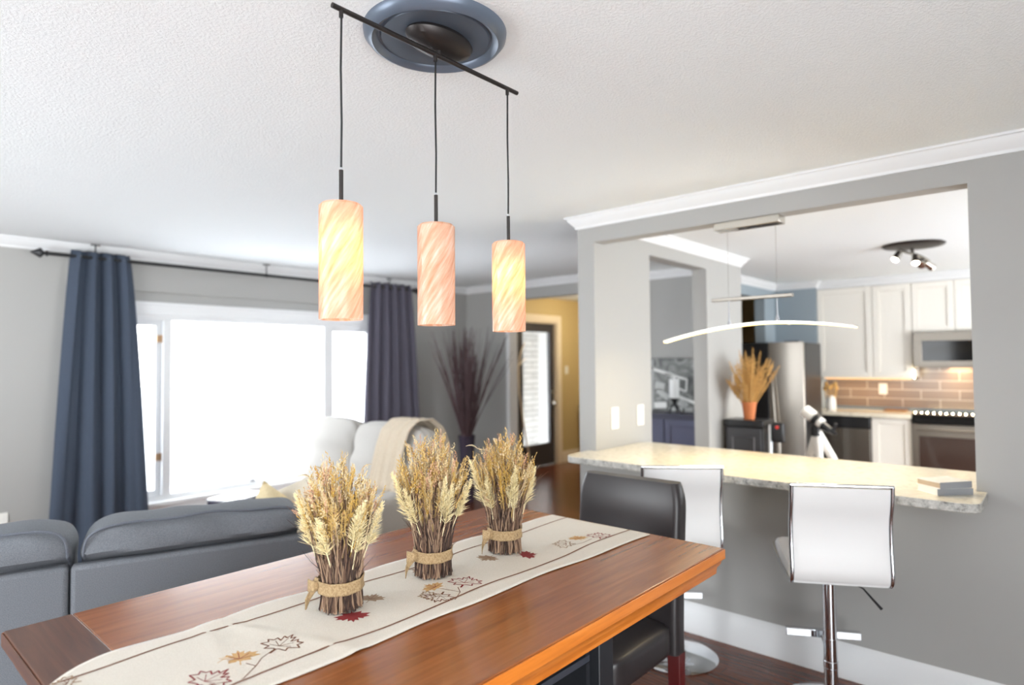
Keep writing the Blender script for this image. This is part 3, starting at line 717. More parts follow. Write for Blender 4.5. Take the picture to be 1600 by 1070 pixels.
# kitchen-side support cabinet under the counter
struct('wall_counter', bx((3.425,.31,0),(3.62,2.232,.910)), M['cabinet'], smooth=False)
def book(z0, th, c, rot, covers, label, spine):
    b = thing('book', label, 'book', (c[0],c[1],z0), rot, 'books on the bar counter')
    hx, hy = .058, .078
    mbp = MB().box((-hx+.002,-hy+.003,.003),(hx-.002,hy-.003,th-.003)).build('pages', covers[1], b, loc=(0,0,0)); 
    MB().box((-hx,-hy,0),(hx,hy,.003)).box((-hx,-hy,th-.003),(hx,hy,th)).build('cover', covers[0], b, loc=(0,0,0), bevel=.0008)
    MB().box((-hx-.0012,-hy,0),(-hx,hy,th)).build('spine', spine, b, loc=(0,0,0))
    return b
book(.9505,.027,(3.19,.405),R(46),(M['book_white'],M['book_white']),'white book with grey spine, lower of the two on the bar counter',M['book_grey'])
book(.9780,.026,(3.195,.408),R(53),(M['book_white'],M['book_tan']),'white book with tan page edges, upper of the two on the bar counter',M['book_grey'])

# ------------------------------------------------------------------ outlets and switches
def plate(name, label, o, ax, w_=.072, h_=.115, kind='switch', grp=None):
    t = thing(name, label, 'wall plate', o, 0, grp)
    x, y, z = o; d = .007
    def bb(a, b_, dd0, dd1):
        if ax == '-Y': return bx((x+a[0], y-dd1, z+a[1]), (x+b_[0], y-dd0, z+b_[1]))
        return bx((x-dd1, y+a[0], z+a[1]), (x-dd0, y+b_[0], z+b_[1]))
    bb((-w_/2,-h_/2),(w_/2,h_/2),.0005,d).build('plate', M['white_plastic'], t, bevel=.002)
    if kind == 'switch': bb((-.016,-.033),(.016,.033),d,d+.004).build('rocker', M['white_plastic'], t, bevel=.001)
    else:
        for zz in (-.022,.022): bb((-.015,zz-.014),(.015,zz+.014),d,d+.003).build('socket', M['white_plastic'], t, bevel=.002)
plate('light_switch', 'white wall plate above the counter, nearer the wide pass-through column', (3.525,2.236,1.14), '-Y', .085, .14)
plate('light_switch', 'white wall plate above the counter, at the edge of the inner doorway', (3.853,2.236,1.138), '-Y', .085, .14)
plate('light_switch', 'light switch on the tan wall right of the entry door', (7.66,5.70,1.38), '-Y', .08, .12)
plate('wall_outlet', 'white outlet low on the window wall left of the blue curtain', (.935,YW,.42), '-Y', .075, .115, 'outlet')

# ------------------------------------------------------------------ curtains and rod
rod = thing('curtain_rod', 'long black curtain rod with pointed finials above the window', 'curtain rod', (2.9,5.572,2.335))
RY = 5.572; RZ = 2.335
MB().tube([(1.17,RY,RZ),(4.60,RY,RZ)], .0125, 14).build('rod', M['black'], rod)
for x, sg in ((1.17,-1),(4.60,1)):
    MB().lathe([(.0125,0),(.021,.006*sg),(.021,.014*sg),(.012,.02*sg),(.014,.03*sg),(.034,.045*sg),(.036,.052*sg),(.028,.065*sg),(.014,.09*sg),(0,.112*sg)], (x,RY,RZ), 20, axis='X').build('finial', M['black'], rod)
for x in (1.466,2.84,4.254):
    MB().box((x-.03,RY-.012,CE-.008),(x+.03,RY+.012,CE-.0005)).tube([(x,RY,CE-.006),(x,RY,RZ)], .005, 8).lathe([(.0175,-.006),(.0175,.006),(.0126,.006),(.0126,-.006)], (x,RY,RZ), 16, closed=True, axis='X').build('ceiling_bracket', M['black'], rod)
def curtain(label, xt, xb, mt, folds, seed, zb=.03, grom=True):
    r_ = random.Random(seed); ph = r_.uniform(0,6.28)
    c = thing('curtain', label, 'curtain', ((xt[0]+xt[1])/2, RY, zb), 0, 'curtains on the black rod')
    zt = RZ+.045
    def fn(u, v):
        z = zt + (zb-zt)*v; e = v**.75
        x = (xt[0]*(1-u)+xt[1]*u)*(1-e) + (xb[0]*(1-u)+xb[1]*u)*e
        k = folds*2*math.pi; w2 = u+.045*math.sin(u*9+ph)*v; amp = (.032*(1-v)+.022*v)*(1+.45*math.sin(u*7+ph*3)*min(1,v*3))
        yo = amp*math.sin(w2*k+ph)+.010*v*math.sin(u*k*.5+ph*2+v*2)+.004*math.sin(u*k*1.7+v*3)-.034*v**.5
        x += .010*math.sin(u*k*2+ph*2)*(1-v*.5)
        if v < .02: z += .006*math.sin(u*k+1)
        return (x, RY+yo, z)
    MB().grid(fn, folds*22, 44).build('panel', mt, c, solid=.003)
    for q in range(folds):
        u = (q+.5)/folds; x = xt[0]*(1-u)+xt[1]*u
        MB().lathe([(.026,-.003),(.026,.003),(.018,.003),(.018,-.003)], (x,RY,RZ), 18, closed=True, axis='X').build('grommet', M['nickel'], c)
curtain('slate blue curtain at the left end of the rod', (1.316,1.705), (1.17,1.86), M['curtain_blue'], 4, 3)
curtain('plum grey curtain at the right end of the rod', (3.985,4.525), (3.85,4.66), M['curtain_grey'], 5, 5)

# ------------------------------------------------------------------ charcoal sofa (back to the table)
SA = R(-18.9); S0 = Vector((.633,2.67,0))
sofa = thing('sofa', 'charcoal grey sofa with its back to the dining table', 'sofa', S0, SA)
def sb(mbd, nm, mt, par=None, **k): return mbd.build(nm, mt, par or sofa, loc=(0,0,0), **k)
SL, SR = -1.45, 1.0
bx((SL,.0,.09),(-.003,.06,.80)).build('back_frame', M['sofa'], sofa, loc=(0,0,0), bevel=.016, seg=3)
bx((.003,.0,.09),(SR,.06,.80)).build('back_frame', M['sofa'], sofa, loc=(0,0,0), bevel=.016, seg=3)
MB().box((SL,.061,.09),(SR,.90,.27)).build('seat_base', M['sofa'], sofa, loc=(0,0,0), bevel=.02)
for a, b_ in ((SL+.2,-.005),(.005,SR-.18)):
    puff((a,.29,.275),(b_,.92,.44),(0,.0,.03),14,7,.004,4).build('seat_cushion', M['sofa'], sofa, loc=(0,0,0))
for a, b_ in ((SL,SL+.2),(SR-.18,SR)): puff((a,.062,.09),(b_,.93,.62),(0,0,.015),12,12).build('arm', M['sofa'], sofa, loc=(0,0,0))
for i, (a, b_, zt) in enumerate(((-.76,.005,.925),(.028,.80,.918),(SL+.02,-.77,.925))):
    cu = puff((a,.075,.46),(b_,.285,zt),(.0,.03,.014),30,11,.005,i+2)
    def over(z): t = min(1,max(0,(z-.795)/.04)); return .068*t*t*(3-2*t)
    cu.v = [(x, y-over(z)*(1-min(1,max(0,(y-.05)/.24)))*(1+.15*math.sin(x*9+i)), z) for x, y, z in cu.v]; cu.build('back_cushion', M['sofa'], sofa, loc=(0,0,0))
    # piping round the rear edge of the cushion
    pts = []; x0, x1, z0, z1 = a+.012, b_-.012, .50, zt+.002
    for k in range(121):
        t = k/120*2*math.pi; c_, s_ = math.cos(t), math.sin(t); q = (abs(c_)**9+abs(s_)**9)**(1/9)
        px_ = (x0+x1)/2+(x1-x0)/2*c_/q; pz_ = (z0+z1)/2+(z1-z0)/2*s_/q+.012*max(0,s_)*(1-(c_/q)**2)+.004*math.sin(t*9+i)
        pts.append((px_, .088-over(pz_), pz_))
    MB().tube(pts, .0055, 6).build('piping', M['piping'], sofa.children[-1] if False else sofa, loc=(0,0,0))
for x in (SL+.1,-.1,.1,SR-.1):
    for y in (.07,.85): MB().tube([(x,y,0),(x,y,.092)], [.018,.026], 10).build('foot', M['black_wood'], sofa, loc=(0,0,0))
def pillow(label, loc, rot, mt, w_=.42, h_=.42, t_=.13):
    p = thing('throw_pillow', label, 'pillow', loc, 0, 'pillows on the charcoal sofa'); p.rotation_euler = rot
    mb = MB()
    for sg in (-1,1):
        def g(u, v, sg=sg):
            a, b_ = 2*u-1, 2*v-1; e = ((1-a**4)*(1-b_**4))**.55; k = 1-.07*(1-abs(a)**2)*abs(b_)**3-.0
            return (a*w_/2*(1-.06*(1-b_*b_)), sg*t_/2*e*(1+.12*math.sin(a*5)*math.sin(b_*4)), b_*h_/2*(1-.06*(1-a*a))+h_/2)
        mb.grid(g, 18, 18)
    mb.build('pillow_case', mt, p, loc=(0,0,0))
pillow('cream throw pillow standing on the charcoal sofa seat', (1.44,2.93,.48), (R(-14),R(36),SA+R(8)), M['cream_pillow'])
pillow('oatmeal throw pillow in the right corner of the charcoal sofa', (1.72,2.82,.52), (R(-16),R(-24),SA+R(-30)), M['beige_pillow'], .44, .44)

# ------------------------------------------------------------------ light linen loveseat
lv = thing('loveseat', 'light grey linen loveseat beyond the dried bundles, facing the coffee table', 'sofa', (2.9,4.3,0))
LX0, LX1, LY0, LY1 = 2.42, 3.15, 3.32, 4.78
puff((LX1-.16,LY0,.08),(LX1,LY1,.78),(0,0,0),12,12).build('back_frame', M['linen'], lv)
MB().box((LX0+.03,LY0+.18,.08),(LX1-.161,LY1,.26)).build('seat_base', M['linen'], lv, bevel=.02)
puff((LX0,LY0,.08),(LX1-.161,LY0+.179,.63),(0,0,.015),12,12).build('arm', M['linen'], lv)
ym = 4.17
for a, b_ in ((LY0+.19,ym-.005),(ym+.005,LY1)): puff((LX0+.0,a,.265),(LX1-.18,b_,.45),(0,0,.03),14,7,.004,8).build('seat_cushion', M['linen'], lv)
for i, (a, b_) in enumerate(((LY0+.03,ym-.01),(ym+.01,LY1+.02))):
    q = puff((-.11,-(b_-a)/2,0),(.11,(b_-a)/2,.60),(.045,.01,.02),24,7,.006,i+5)
    q.xform(Matrix.Translation(Vector((2.83,(a+b_)/2,.455))) @ Matrix.Rotation(R(12),4,'Y')); q.build('back_cushion', M['linen'], lv)
for x in (LX0+.06,LX1-.06):
    for y in (LY0+.06,LY1-.06): MB().tube([(x,y,0),(x,y,.085)], [.018,.024], 10).build('foot', M['black_wood'], lv)
th = thing('throw_blanket', 'cream striped throw blanket over the near loveseat cushion', 'blanket', (2.95,3.62,.9))
def thr(u, v):
    prof_ = [(2.66,.62),(2.705,.76),(2.745,.90),(2.795,1.02),(2.87,1.085),(2.98,1.088),(3.075,1.02),(3.13,.9),(3.168,.79),(3.172,.6),(3.172,.42)]
    t = v*(len(prof_)-1); i = min(int(t), len(prof_)-2); t -= i
    x = prof_[i][0]*(1-t)+prof_[i+1][0]*t; z = prof_[i][1]*(1-t)+prof_[i+1][1]*t
    y = 3.42+.32*u + .015*math.sin(v*7)
    k = .010*math.sin(u*22+v*2)+.006*math.sin(u*41)
    return (x-k*(1 if v < .5 else -1), y, z+.012+abs(k)*.6)
MB().grid(thr, 40, 44).build('blanket_cloth', M['throw'], th, solid=.008)

# ------------------------------------------------------------------ coffee table
ct = thing('coffee_table', 'low navy coffee table with a glossy top by the window', 'coffee table', (2.02,4.88,0), R(24))
ctop = mat('glossy_pale_top', (222,226,232), .08)  # pale colour stands in for the window's reflection in the top
MB().box((0,-.26,.485),(.36,.0,.50)).build('glass_top', ctop, ct, loc=(0,0,0), bevel=.003)
MB().box((.004,-.256,.40),(.356,-.004,.484)).build('apron', M['navy'], ct, loc=(0,0,0), bevel=.003)
for x in (.01,.29):
    for y in (-.25,-.07): MB().box((x,y,0),(x+.06,y+.06,.399)).build('leg', M['navy'], ct, loc=(0,0,0), bevel=.003)

# ------------------------------------------------------------------ tall vase of branches
vs_ = thing('floor_vase', 'tall smoky glass floor vase standing in the room corner', 'vase', (4.80,4.93,0))
MB().lathe([(0,.0),(.075,.0),(.08,.01),(.076,.2),(.078,.5),(.092,.70),(.096,.715),(.088,.715),(.072,.5),(.07,.2),(.068,.03),(0,.03)], (4.80,4.93,0), 36).build('glass', M['vase'], vs_)
brn = MB(); rnd.seed(5)
for i in range(150):
    a = rnd.uniform(0,6.283); sp = rnd.random()**1.3*.46; h = rnd.uniform(1.45,1.92)
    if i < 60: sp *= .32
    b0 = Vector((4.80+.04*math.cos(a+2), 4.93+.04*math.sin(a+2), .05)); m1 = Vector((4.80+.055*math.cos(a), 4.93+.055*math.sin(a), .72)); sp2 = sp
    ex = sp2*math.cos(a); ey = sp2*math.sin(a)
    pts = [b0, m1]
    for k in range(1,7):
        t = k/6; q = t**1.15; pts.append(Vector((m1.x+ex*q+rv(.008), m1.y+ey*q+rv(.008), .72+(h-.72)*(t-.06*t*t*sp))))
    brn.tube(pts, [.005,.005,.0048,.0044,.004,.0034,.0026,.0016], 5)
    if rnd.random() < .5: # forked tip
        p = pts[5]; brn.tube([p, p+Vector((ex*.25+rv(.05),ey*.25+rv(.05),.22))], [.002,.0008], 4)
bo = brn.build('branch_bundle', M['branch'], None, fix=False, loc=(4.80,4.93,.05)); tag(bo, 'spray of bare plum-brown branches in the tall floor vase', 'branches', kind='stuff')

# ------------------------------------------------------------------ foyer bits
cs = thing('wooden_cane', 'pale wooden cane leaning beside the entry door', 'cane', (6.62,5.62,0))
MB().tube([(6.70,5.60,.0),(6.60,5.645,.62),(6.53,5.668,1.08),(6.515,5.668,1.45)], .010, 8).build('shaft', M['cream_trim'], cs)
MB().tube([(6.515,5.668,1.45),(6.56,5.668,1.62),(6.66,5.668,1.78)], [.010,.010,.007], 8).tube([(6.515,5.668,1.45),(6.60,5.668,1.52),(6.68,5.668,1.56)], [.009,.008,.006], 8).build('fork', M['cream_trim'], cs)
st_ = thing('console_table', 'thin black console at the foyer wall behind the column', 'table', (8.3,5.5,0))
MB().box((7.86,5.36,.80),(8.8,5.62,.83)).build('top', M['black_wood'], st_, bevel=.003)
for x in (7.875,8.76):
    for y in (5.375,5.59): MB().box((x,y,0),(x+.022,y+.022,.799)).build('leg', M['black_wood'], st_)

# ------------------------------------------------------------------ navy cabinet, picture, candle holder
nv = thing('navy_cabinet', 'navy panelled cabinet seen through the doorway', 'cabinet', (5.72,2.95,0))
bx((5.57,2.52,.0),(5.88,3.40,.965)).build('body', M['navy'], nv, bevel=.004)
bx((5.55,2.50,.966),(5.885,3.42,.995)).build('top', M['navy'], nv, bevel=.004)
npn = mat('navy_panel_edge', (74,76,100), .35)
for y0, y1 in ((2.55,2.955),(2.965,3.37)):
    d_ = MB().box((5.552,y0,.06),(5.569,y0+.06,.94)).box((5.552,y1-.06,.06),(5.569,y1,.94)).box((5.552,y0+.06,.06),(5.569,y1-.06,.12)).box((5.552,y0+.06,.88),(5.569,y1-.06,.94)).box((5.56,y0+.06,.12),(5.569,y1-.06,.88)).build('cabinet_door', npn, nv, bevel=.004)
art = thing('framed_photograph', 'black and white photograph of pale garden chairs leaning on the navy cabinet', 'picture', (5.84,3.03,.996))
mt = mat('monochrome_foliage', (90,92,90), .35); v = coords(mt); f = noise(mt, 9, 6, v, .6, 1.2); base(mt, ramp(mt, f, [(.3,(46,48,48)),(.5,(104,106,104)),(.72,(156,158,154))]))
gp = [mat('photo_white', (222,222,220), .35), mat('photo_black', (20,20,22), .35), mat('photo_grey', (176,178,176), .35)]
AX = 5.842
bx((AX,2.62,.997),(AX+.02,3.42,1.535)).build('print', mt, art, bevel=.001)
pa = MB()
def st(y0, z0, y1, z1, wd, mi=0, d=.0012):
    a = Vector((y0,z0)); b_ = Vector((y1,z1)); q = (b_-a).normalized(); q = Vector((-q.y,q.x))*wd/2
    pa.add([(AX-d,*(a-q)),(AX-d,*(b_-q)),(AX-d,*(b_+q)),(AX-d,*(a+q))], [(0,1,2,3)], mi)
st(3.235,1.53,3.24,1.0,.02,2); st(3.25,1.43,2.99,1.36,.028); st(3.0,1.36,2.85,1.32,.022); st(2.855,1.32,2.865,1.20,.022); st(2.865,1.20,2.96,1.235,.02); st(2.95,1.15,2.77,1.09,.03); st(2.77,1.11,2.66,1.09,.03)
st(3.21,1.26,3.10,1.24,.08,2); st(3.18,1.21,3.06,1.13,.06,2); st(3.22,1.05,3.08,1.06,.06,0); st(2.94,1.10,2.86,1.05,.07,2)
st(3.08,1.38,2.98,1.33,.02,0); st(3.05,1.02,2.80,1.02,.04,2)
pa.build('image', gp, art, smooth=False, fix=False)
chd = thing('candle_holder', 'white glass candle holder on a black stem, on the navy cabinet', 'candle holder', (5.66,2.90,.996))
MB().lathe([(.0,1.14),(.046,1.145),(.05,1.16),(.05,1.33),(.046,1.33),(.046,1.16),(0,1.152)], (5.66,2.90,0), 28).build('glass_cup', mat('frosted_white_glass', (226,228,228), .2), chd)
MB().lathe([(0,1.095),(.01,1.09),(.016,1.10),(.040,1.139),(0,1.139)], (5.66,2.90,0), 20).tube([(5.66,2.90,1.096),(5.66,2.935,1.06),(5.66,2.94,1.03),(5.66,2.955,.999)], .009, 8).tube([(5.66,2.90,1.096),(5.66,2.865,1.05),(5.66,2.84,1.015),(5.66,2.815,1.0),(5.66,2.80,1.02),(5.66,2.815,1.04)], .009, 8).tube([(5.66,2.90,1.096),(5.70,2.90,1.04),(5.72,2.90,.999)], .009, 8).build('stem', M['black'], chd)

# ------------------------------------------------------------------ arched LED pendant under the opening's header
LXP = 3.365; LZ = 2.268
led = thing('arched_pendant_light', 'slim arched LED pendant glowing over the bar counter', 'pendant light', (LXP,1.27,LZ))
can = MB().box((LXP-.045,1.097,LZ-.042),(LXP+.045,1.45,LZ-.0005)).build('canopy', M['nickel'], led, bevel=.003)
for a, b_ in ((1.12,1.21),(1.225,1.275),(1.29,1.325)): bx((LXP-.028,a,LZ-.0435),(LXP+.028,b_,LZ-.0415)).build('canopy_slot', M['black'], can)
def sz(z): return CAM_H+(z-CAM_H)*.8476
MB().box((LXP-.014,1.051,sz(1.895)),(LXP+.014,1.485,sz(1.917))).build('driver_bar', M['steel'], led, bevel=.003)
def arcz(y):
    t = (y/.8476-1.42)/.6; return sz(1.745-.062*t*t - (.02*max(0,t)))
for y in (1.39,1.132): MB().tube([(LXP,y,LZ-.042),(LXP,y,sz(1.916))], .0008, 5).build('cable', M['steel'], led)
for y in (1.39,1.132): MB().lathe([(.010,arcz(y)+.004),(.010,arcz(y)+.016),(.0035,arcz(y)+.042),(.0025,sz(1.894))], (LXP,y,0), 12).build('hanger', M['chrome'], led)
ys = [.763+(1.775-.763)*i/36 for i in range(37)]
ab = MB(); ae = MB()
for i in range(36):
    y0, y1 = ys[i], ys[i+1]; z0, z1 = arcz(y0), arcz(y1)
    for mbx, lo, hi, hw_ in ((ab,.0,.005,.026),(ae,-.007,-.0003,.022)):
        mbx.add([(LXP-hw_,y0,z0+lo),(LXP+hw_,y0,z0+lo),(LXP+hw_,y1,z1+lo),(LXP-hw_,y1,z1+lo),(LXP-hw_,y0,z0+hi),(LXP+hw_,y0,z0+hi),(LXP+hw_,y1,z1+hi),(LXP-hw_,y1,z1+hi)],
                [(0,3,2,1),(4,5,6,7),(0,1,5,4),(1,2,6,5),(2,3,7,6),(3,0,4,7)])
ab.build('arched_body', M['nickel'], led); ae.build('light_strip', emit('warm_led_strip',(255,218,140),1.7), led)
for y in (1.075,1.51): MB().lathe([(0,arcz(y)-.014),(.008,arcz(y)-.012),(.008,arcz(y)-.007)], (LXP,y,0), 10).build('strip_clip', M['nickel'], led)
lamp('led_light', 'AREA', (LXP,1.27,1.65), 5, (1,.80,.48), led, .95, (0,0,R(90)), .05)
lamp('foyer_glow', 'POINT', (7.3,4.55,2.25), 13, (1,.85,.6), None, .12)  # added warm lamp with no fitting, brightens the foyer walls

# ------------------------------------------------------------------ kitchen
UX, LXK, CZ = 8.05, 7.77, .914
def shaker(mb, X, y0, y1, z0, z1, th=.02, st_=.062):
    mb.box((X-th,y0,z0),(X,y0+st_,z1)).box((X-th,y1-st_,z0),(X,y1,z1)).box((X-th,y0+st_,z0),(X,y1-st_,z0+st_)).box((X-th,y0+st_,z1-st_),(X,y1-st_,z1)).box((X-th*.4,y0+st_,z0+st_),(X,y1-st_,z1-st_)); return mb
def cab(name, label, X, y0, y1, z0, z1, doors, back=8.398):
    t = thing(name, label, 'cabinet', ((X+back)/2,(y0+y1)/2,z0), 0, 'white kitchen cabinets')
    bx((X,y0,z0),(back,y1,z1)).build('body', M['cabinet'], t)
    for a, b_ in doors: shaker(MB(), X-.0005, a+.003, b_-.003, z0+.003, z1-.003).build('cabinet_door', M['cabinet'], t, bevel=.003)
cab('wall_cabinet', 'tall white wall cabinet at the left end, above the utensil jar', UX, 1.657, 2.24, 1.305, 2.34, [(1.657,2.24)])
cab('wall_cabinet', 'narrow white wall cabinet left of the microwave', UX, 1.275, 1.655, 1.305, 2.34, [(1.275,1.655)])
cab('wall_cabinet', 'short white double cabinet above the microwave', UX, .50, 1.273, 1.80, 2.34, [(.50,.886),(.886,1.273)])
cab('wall_cabinet', 'white wall cabinet right of the microwave', UX, -.3, .498, 1.305, 2.34, [(-.3,.10),(.10,.498)])
struct('trim_7', MB().box((8.03,-.3,2.342),(8.395,2.24,CE-.001)).box((8.005,-.3,2.40),(8.03,2.24,CE-.001)), M['trim'], bevel=.003)
struct('trim_8', bx((8.385,-.3,.95),(8.399,2.243,1.42)), M['tile'], label='taupe tile backsplash', smooth=False)
cab('base_cabinet', 'white base cabinet between dishwasher and stove', LXK+.03, 1.262, 1.64, .1, .872, [(1.262,1.64)])
cab('base_cabinet', 'white base cabinet right of the stove', LXK+.03, -.3, .482, .1, .872, [(-.3,.09),(.09,.482)])
kc = thing('countertop', 'speckled stone worktop along the kitchen wall left of the stove', 'countertop', (8.1,1.78,.874))
bx((7.74,1.26,.874),(8.384,2.243,CZ)).build('slab', M['granite'], kc, bevel=.004)
kc2 = thing('countertop', 'speckled stone worktop right of the stove', 'countertop', (8.1,.1,.874))
bx((7.74,-.3,.874),(8.384,.484,CZ)).build('slab', M['granite'], kc2, bevel=.004)
dw = thing('dishwasher', 'stainless dishwasher with black control strip under the worktop', 'dishwasher', (8.05,1.9,0))
bx((LXK+.03,1.645,.1),(8.38,2.235,.872)).build('body', M['black_plastic'], dw)
bx((LXK,1.65,.12),(LXK+.029,2.232,.735)).build('front_panel', M['steel'], dw, bevel=.004)
bx((LXK-.005,1.65,.74),(LXK+.029,2.232,.868)).build('control_strip', M['black_plastic'], dw, bevel=.006)
rg = thing('stove', 'stainless stove with black glass oven door', 'stove', (8.05,.87,0))
bx((LXK+.03,.486,.05),(8.383,1.258,.90)).build('body', M['steel'], rg)
bx((LXK-.01,.486,.901),(8.383,1.258,.925)).build('cooktop', M['black_glass'], rg, bevel=.004)
bx((LXK-.015,.486,.83),(LXK+.029,1.258,.90)).build('control_panel', M['black_glass'], rg, bevel=.006)
od = MB().box((LXK-.02,.49,.25),(LXK+.029,.55,.825)).box((LXK-.02,1.195,.25),(LXK+.029,1.255,.825)).box((LXK-.02,.55,.70),(LXK+.029,1.195,.825)).box((LXK-.02,.55,.25),(LXK+.029,1.195,.31)).build('oven_door', M['steel'], rg, bevel=.004)
bx((LXK-.012,.55,.31),(LXK+.02,1.195,.70)).build('oven_glass', mat('bronze_oven_glass', (60,44,38), .08), od)
MB().tube([(LXK-.055,.53,.775),(LXK-.055,1.215,.775)], .012, 10).tube([(LXK-.055,.56,.775),(LXK-.02,.56,.775)], .008, 8).tube([(LXK-.055,1.185,.775),(LXK-.02,1.185,.775)], .008, 8).build('oven_handle', M['steel'], od)
mw = thing('microwave', 'stainless over-the-range microwave under the short cabinet', 'microwave', (8.2,.89,1.41))
bx((UX-.04,.51,1.412),(8.384,1.262,1.797)).build('body', M['steel'], mw, bevel=.004)
md_ = MB().box((UX-.075,.70,1.43),(UX-.041,1.26,1.48)).box((UX-.075,.70,1.70),(UX-.041,1.26,1.795)).box((UX-.075,1.18,1.48),(UX-.041,1.26,1.70)).box((UX-.075,.70,1.48),(UX-.041,.72,1.70)).build('microwave_door', M['steel'], mw, bevel=.003)
bx((UX-.068,.72,1.48),(UX-.045,1.18,1.70)).build('window', M['black_glass'], md_)
bx((UX-.070,.51,1.43),(UX-.041,.698,1.795)).build('control_panel', M['black_glass'], mw)
MB().tube([(UX-.11,.72,1.47),(UX-.11,.72,1.72)], .010, 10).tube([(UX-.11,.72,1.49),(UX-.075,.72,1.49)], .007, 8).tube([(UX-.11,.72,1.70),(UX-.075,.72,1.70)], .007, 8).build('microwave_handle', M['chrome'], mw)
lamp('hood_light', 'AREA', (8.2,.89,1.405), 2.0, (1,.70,.40), mw, .6, (0,0,0), .2)
uc = thing('under_cabinet_light', 'warm glowing light bar under the narrow wall cabinet', 'light', (8.25,1.5,1.30))
bx((8.10,1.30,1.285),(8.13,2.2,1.3045)).build('housing', M['white_plastic'], uc)
bx((8.105,1.31,1.281),(8.125,2.19,1.2848)).build('light_strip', emit('warm_under_light',(255,190,110),1.6), uc)
lamp('under_light', 'AREA', (8.2,1.75,1.275), .7, (1,.68,.36), uc, .12, (0,0,0), .8)
plate('wall_outlet', 'white outlet on the tiled backsplash', (8.385,1.635,1.16), '-X', .085, .125, 'outlet')
sl = thing('string_lights', 'row of small warm fairy lights along the stove top', 'string lights', (7.86,.9,.93))
fb = emit('fairy_bulb', (255,228,160), 60)
pts = [Vector((7.84+.015*math.sin(i*2.1), 1.235-.055*i, .938)) for i in range(14)]
MB().tube([p-Vector((0,0,.004)) for p in pts], .002, 5).build('wire', M['black'], sl)
for p in pts: MB().lathe([(0,-.006),(.006,0),(0,.007)], tuple(p), 8).build('bulb', fb, sl)
for z in (1.30,1.335,1.37): MB().lathe([(0,-.006),(.006,0),(0,.007)], (8.02,1.262,z), 8).build('bulb', fb, sl)
MB().tube([(8.02,1.264,1.40),(8.02,1.264,1.29)], .0015, 5).build('wire', M['black'], sl)
cb = thing('cutting_board', 'small wooden board lying on the worktop beside the stove', 'cutting board', (8.28,1.47,CZ))
MB().prism(rp([(8.18,1.38),(8.37,1.38),(8.37,1.6),(8.18,1.6)],[.03]*4), CZ+.0005, CZ+.018).build('board', wood('board_wood',(120,84,52),(150,108,70),(170,130,88),'Y',.5), cb, bevel=.003)
uj = thing('utensil_jar', 'pale jar of wooden utensils on the worktop against the tiles', 'jar', (8.0,2.10,CZ))
MB().lathe([(0,.001),(.05,.001),(.055,.02),(.05,.13),(.042,.15),(.042,.17),(.037,.17),(.037,.15),(.044,.02),(0,.015)], (8.0,2.10,CZ), 24).build('jar_body', M['book_white'], uj)
for k in range(6):
    a = k*1.05; e = Vector((8.0+.055*math.cos(a), 2.10+.065*math.sin(a), CZ+.27+.03*math.sin(k*2)))
    MB().tube([(8.0+.012*math.cos(a),2.10+.012*math.sin(a),CZ+.03), e-Vector((0,0,.05)), e], [.005,.006,.004], 6).lathe([(0,-.03),(.018,-.015),(.022,.01),(.014,.03),(0,.036)], tuple(e), 10).build('wooden_spoon', M['wheat'], uj)

fg = thing('refrigerator', 'tall black and stainless refrigerator by the hallway doorway', 'refrigerator', (7.3,2.42,0))
bx((7.04,2.09,.03),(7.60,2.77,1.69)).build('body', M['black_plastic'], fg, bevel=.006)
bx((7.0,2.095,.06),(7.038,2.458,1.70)).build('fridge_door', mat('brushed_stainless_door', (196,188,178), .26, 1), fg, bevel=.006)
bx((7.0,2.462,.06),(7.038,2.768,1.70)).build('freezer_door', M['black_plastic'], fg, bevel=.006, )
bx((7.03,2.15,1.70),(7.16,2.30,1.712)).build('hinge_cover', M['black_plastic'], fg)
MB().tube([(6.998,2.42,1.36),(6.965,2.415,1.34),(6.95,2.40,1.1),(6.945,2.385,.85),(6.955,2.38,.6),(6.998,2.38,.52)], .013, 10).build('door_handle', M['steel'], fg)

fz = thing('compact_freezer', 'low black appliance with panelled front behind the bar counter', 'appliance', (5.32,2.04,0))
bx((5.215,1.885,.02),(5.46,2.205,.955)).build('body', M['black_plastic'], fz, bevel=.006)
bx((5.20,1.88,.956),(5.465,2.21,1.01)).build('top', M['black_plastic'], fz, bevel=.006)
dk = mat('dark_grey_plastic', (62,62,66), .4)
bx((5.200,1.90,.05),(5.2145,2.19,.945)).build('front_door', dk, fz, bevel=.004)
fr_ = [(5.198,1.96),(5.198,2.14)]
MB().tube([(5.198,1.955,.45),(5.198,1.955,.87),(5.198,2.135,.87),(5.198,2.135,.45)], .005, 6).build('door_trim', mat('grey_line', (120,120,124), .4), fz)
vac = thing('stick_vacuum', 'chrome stick with a red button standing beside the black appliance', 'vacuum cleaner', (5.30,1.82,0))
MB().tube([(5.26,1.85,.05),(5.26,1.85,.98)], .022, 12).build('chrome_tube', M['chrome'], vac)
MB().box((5.235,1.735,.84),(5.30,1.825,1.0)).build('motor_head', M['black_plastic'], vac, bevel=.012)
MB().lathe([(.014,0),(.014,-.01),(0,-.012)], (5.234,1.78,.965), 12, axis='X').build('power_button', M['red'], vac)
MB().box((5.20,1.74,.0),(5.34,1.86,.06)).build('floor_head', M['black_plastic'], vac, bevel=.01)
MB().tube([(5.26,1.78,.84),(5.26,1.78,.06)], .016, 10).build('second_tube', M['steel'], vac)
wv = thing('wheat_pot', 'terracotta pot full of dried wheat on the black appliance', 'plant pot', (5.30,2.03,1.011))
MB().lathe([(0,.001),(.042,.001),(.058,.135),(.062,.135),(.062,.15),(.054,.15),(.05,.14),(0,.13)], (5.30,2.03,1.01), 28).build('pot', M['terracotta'], wv)
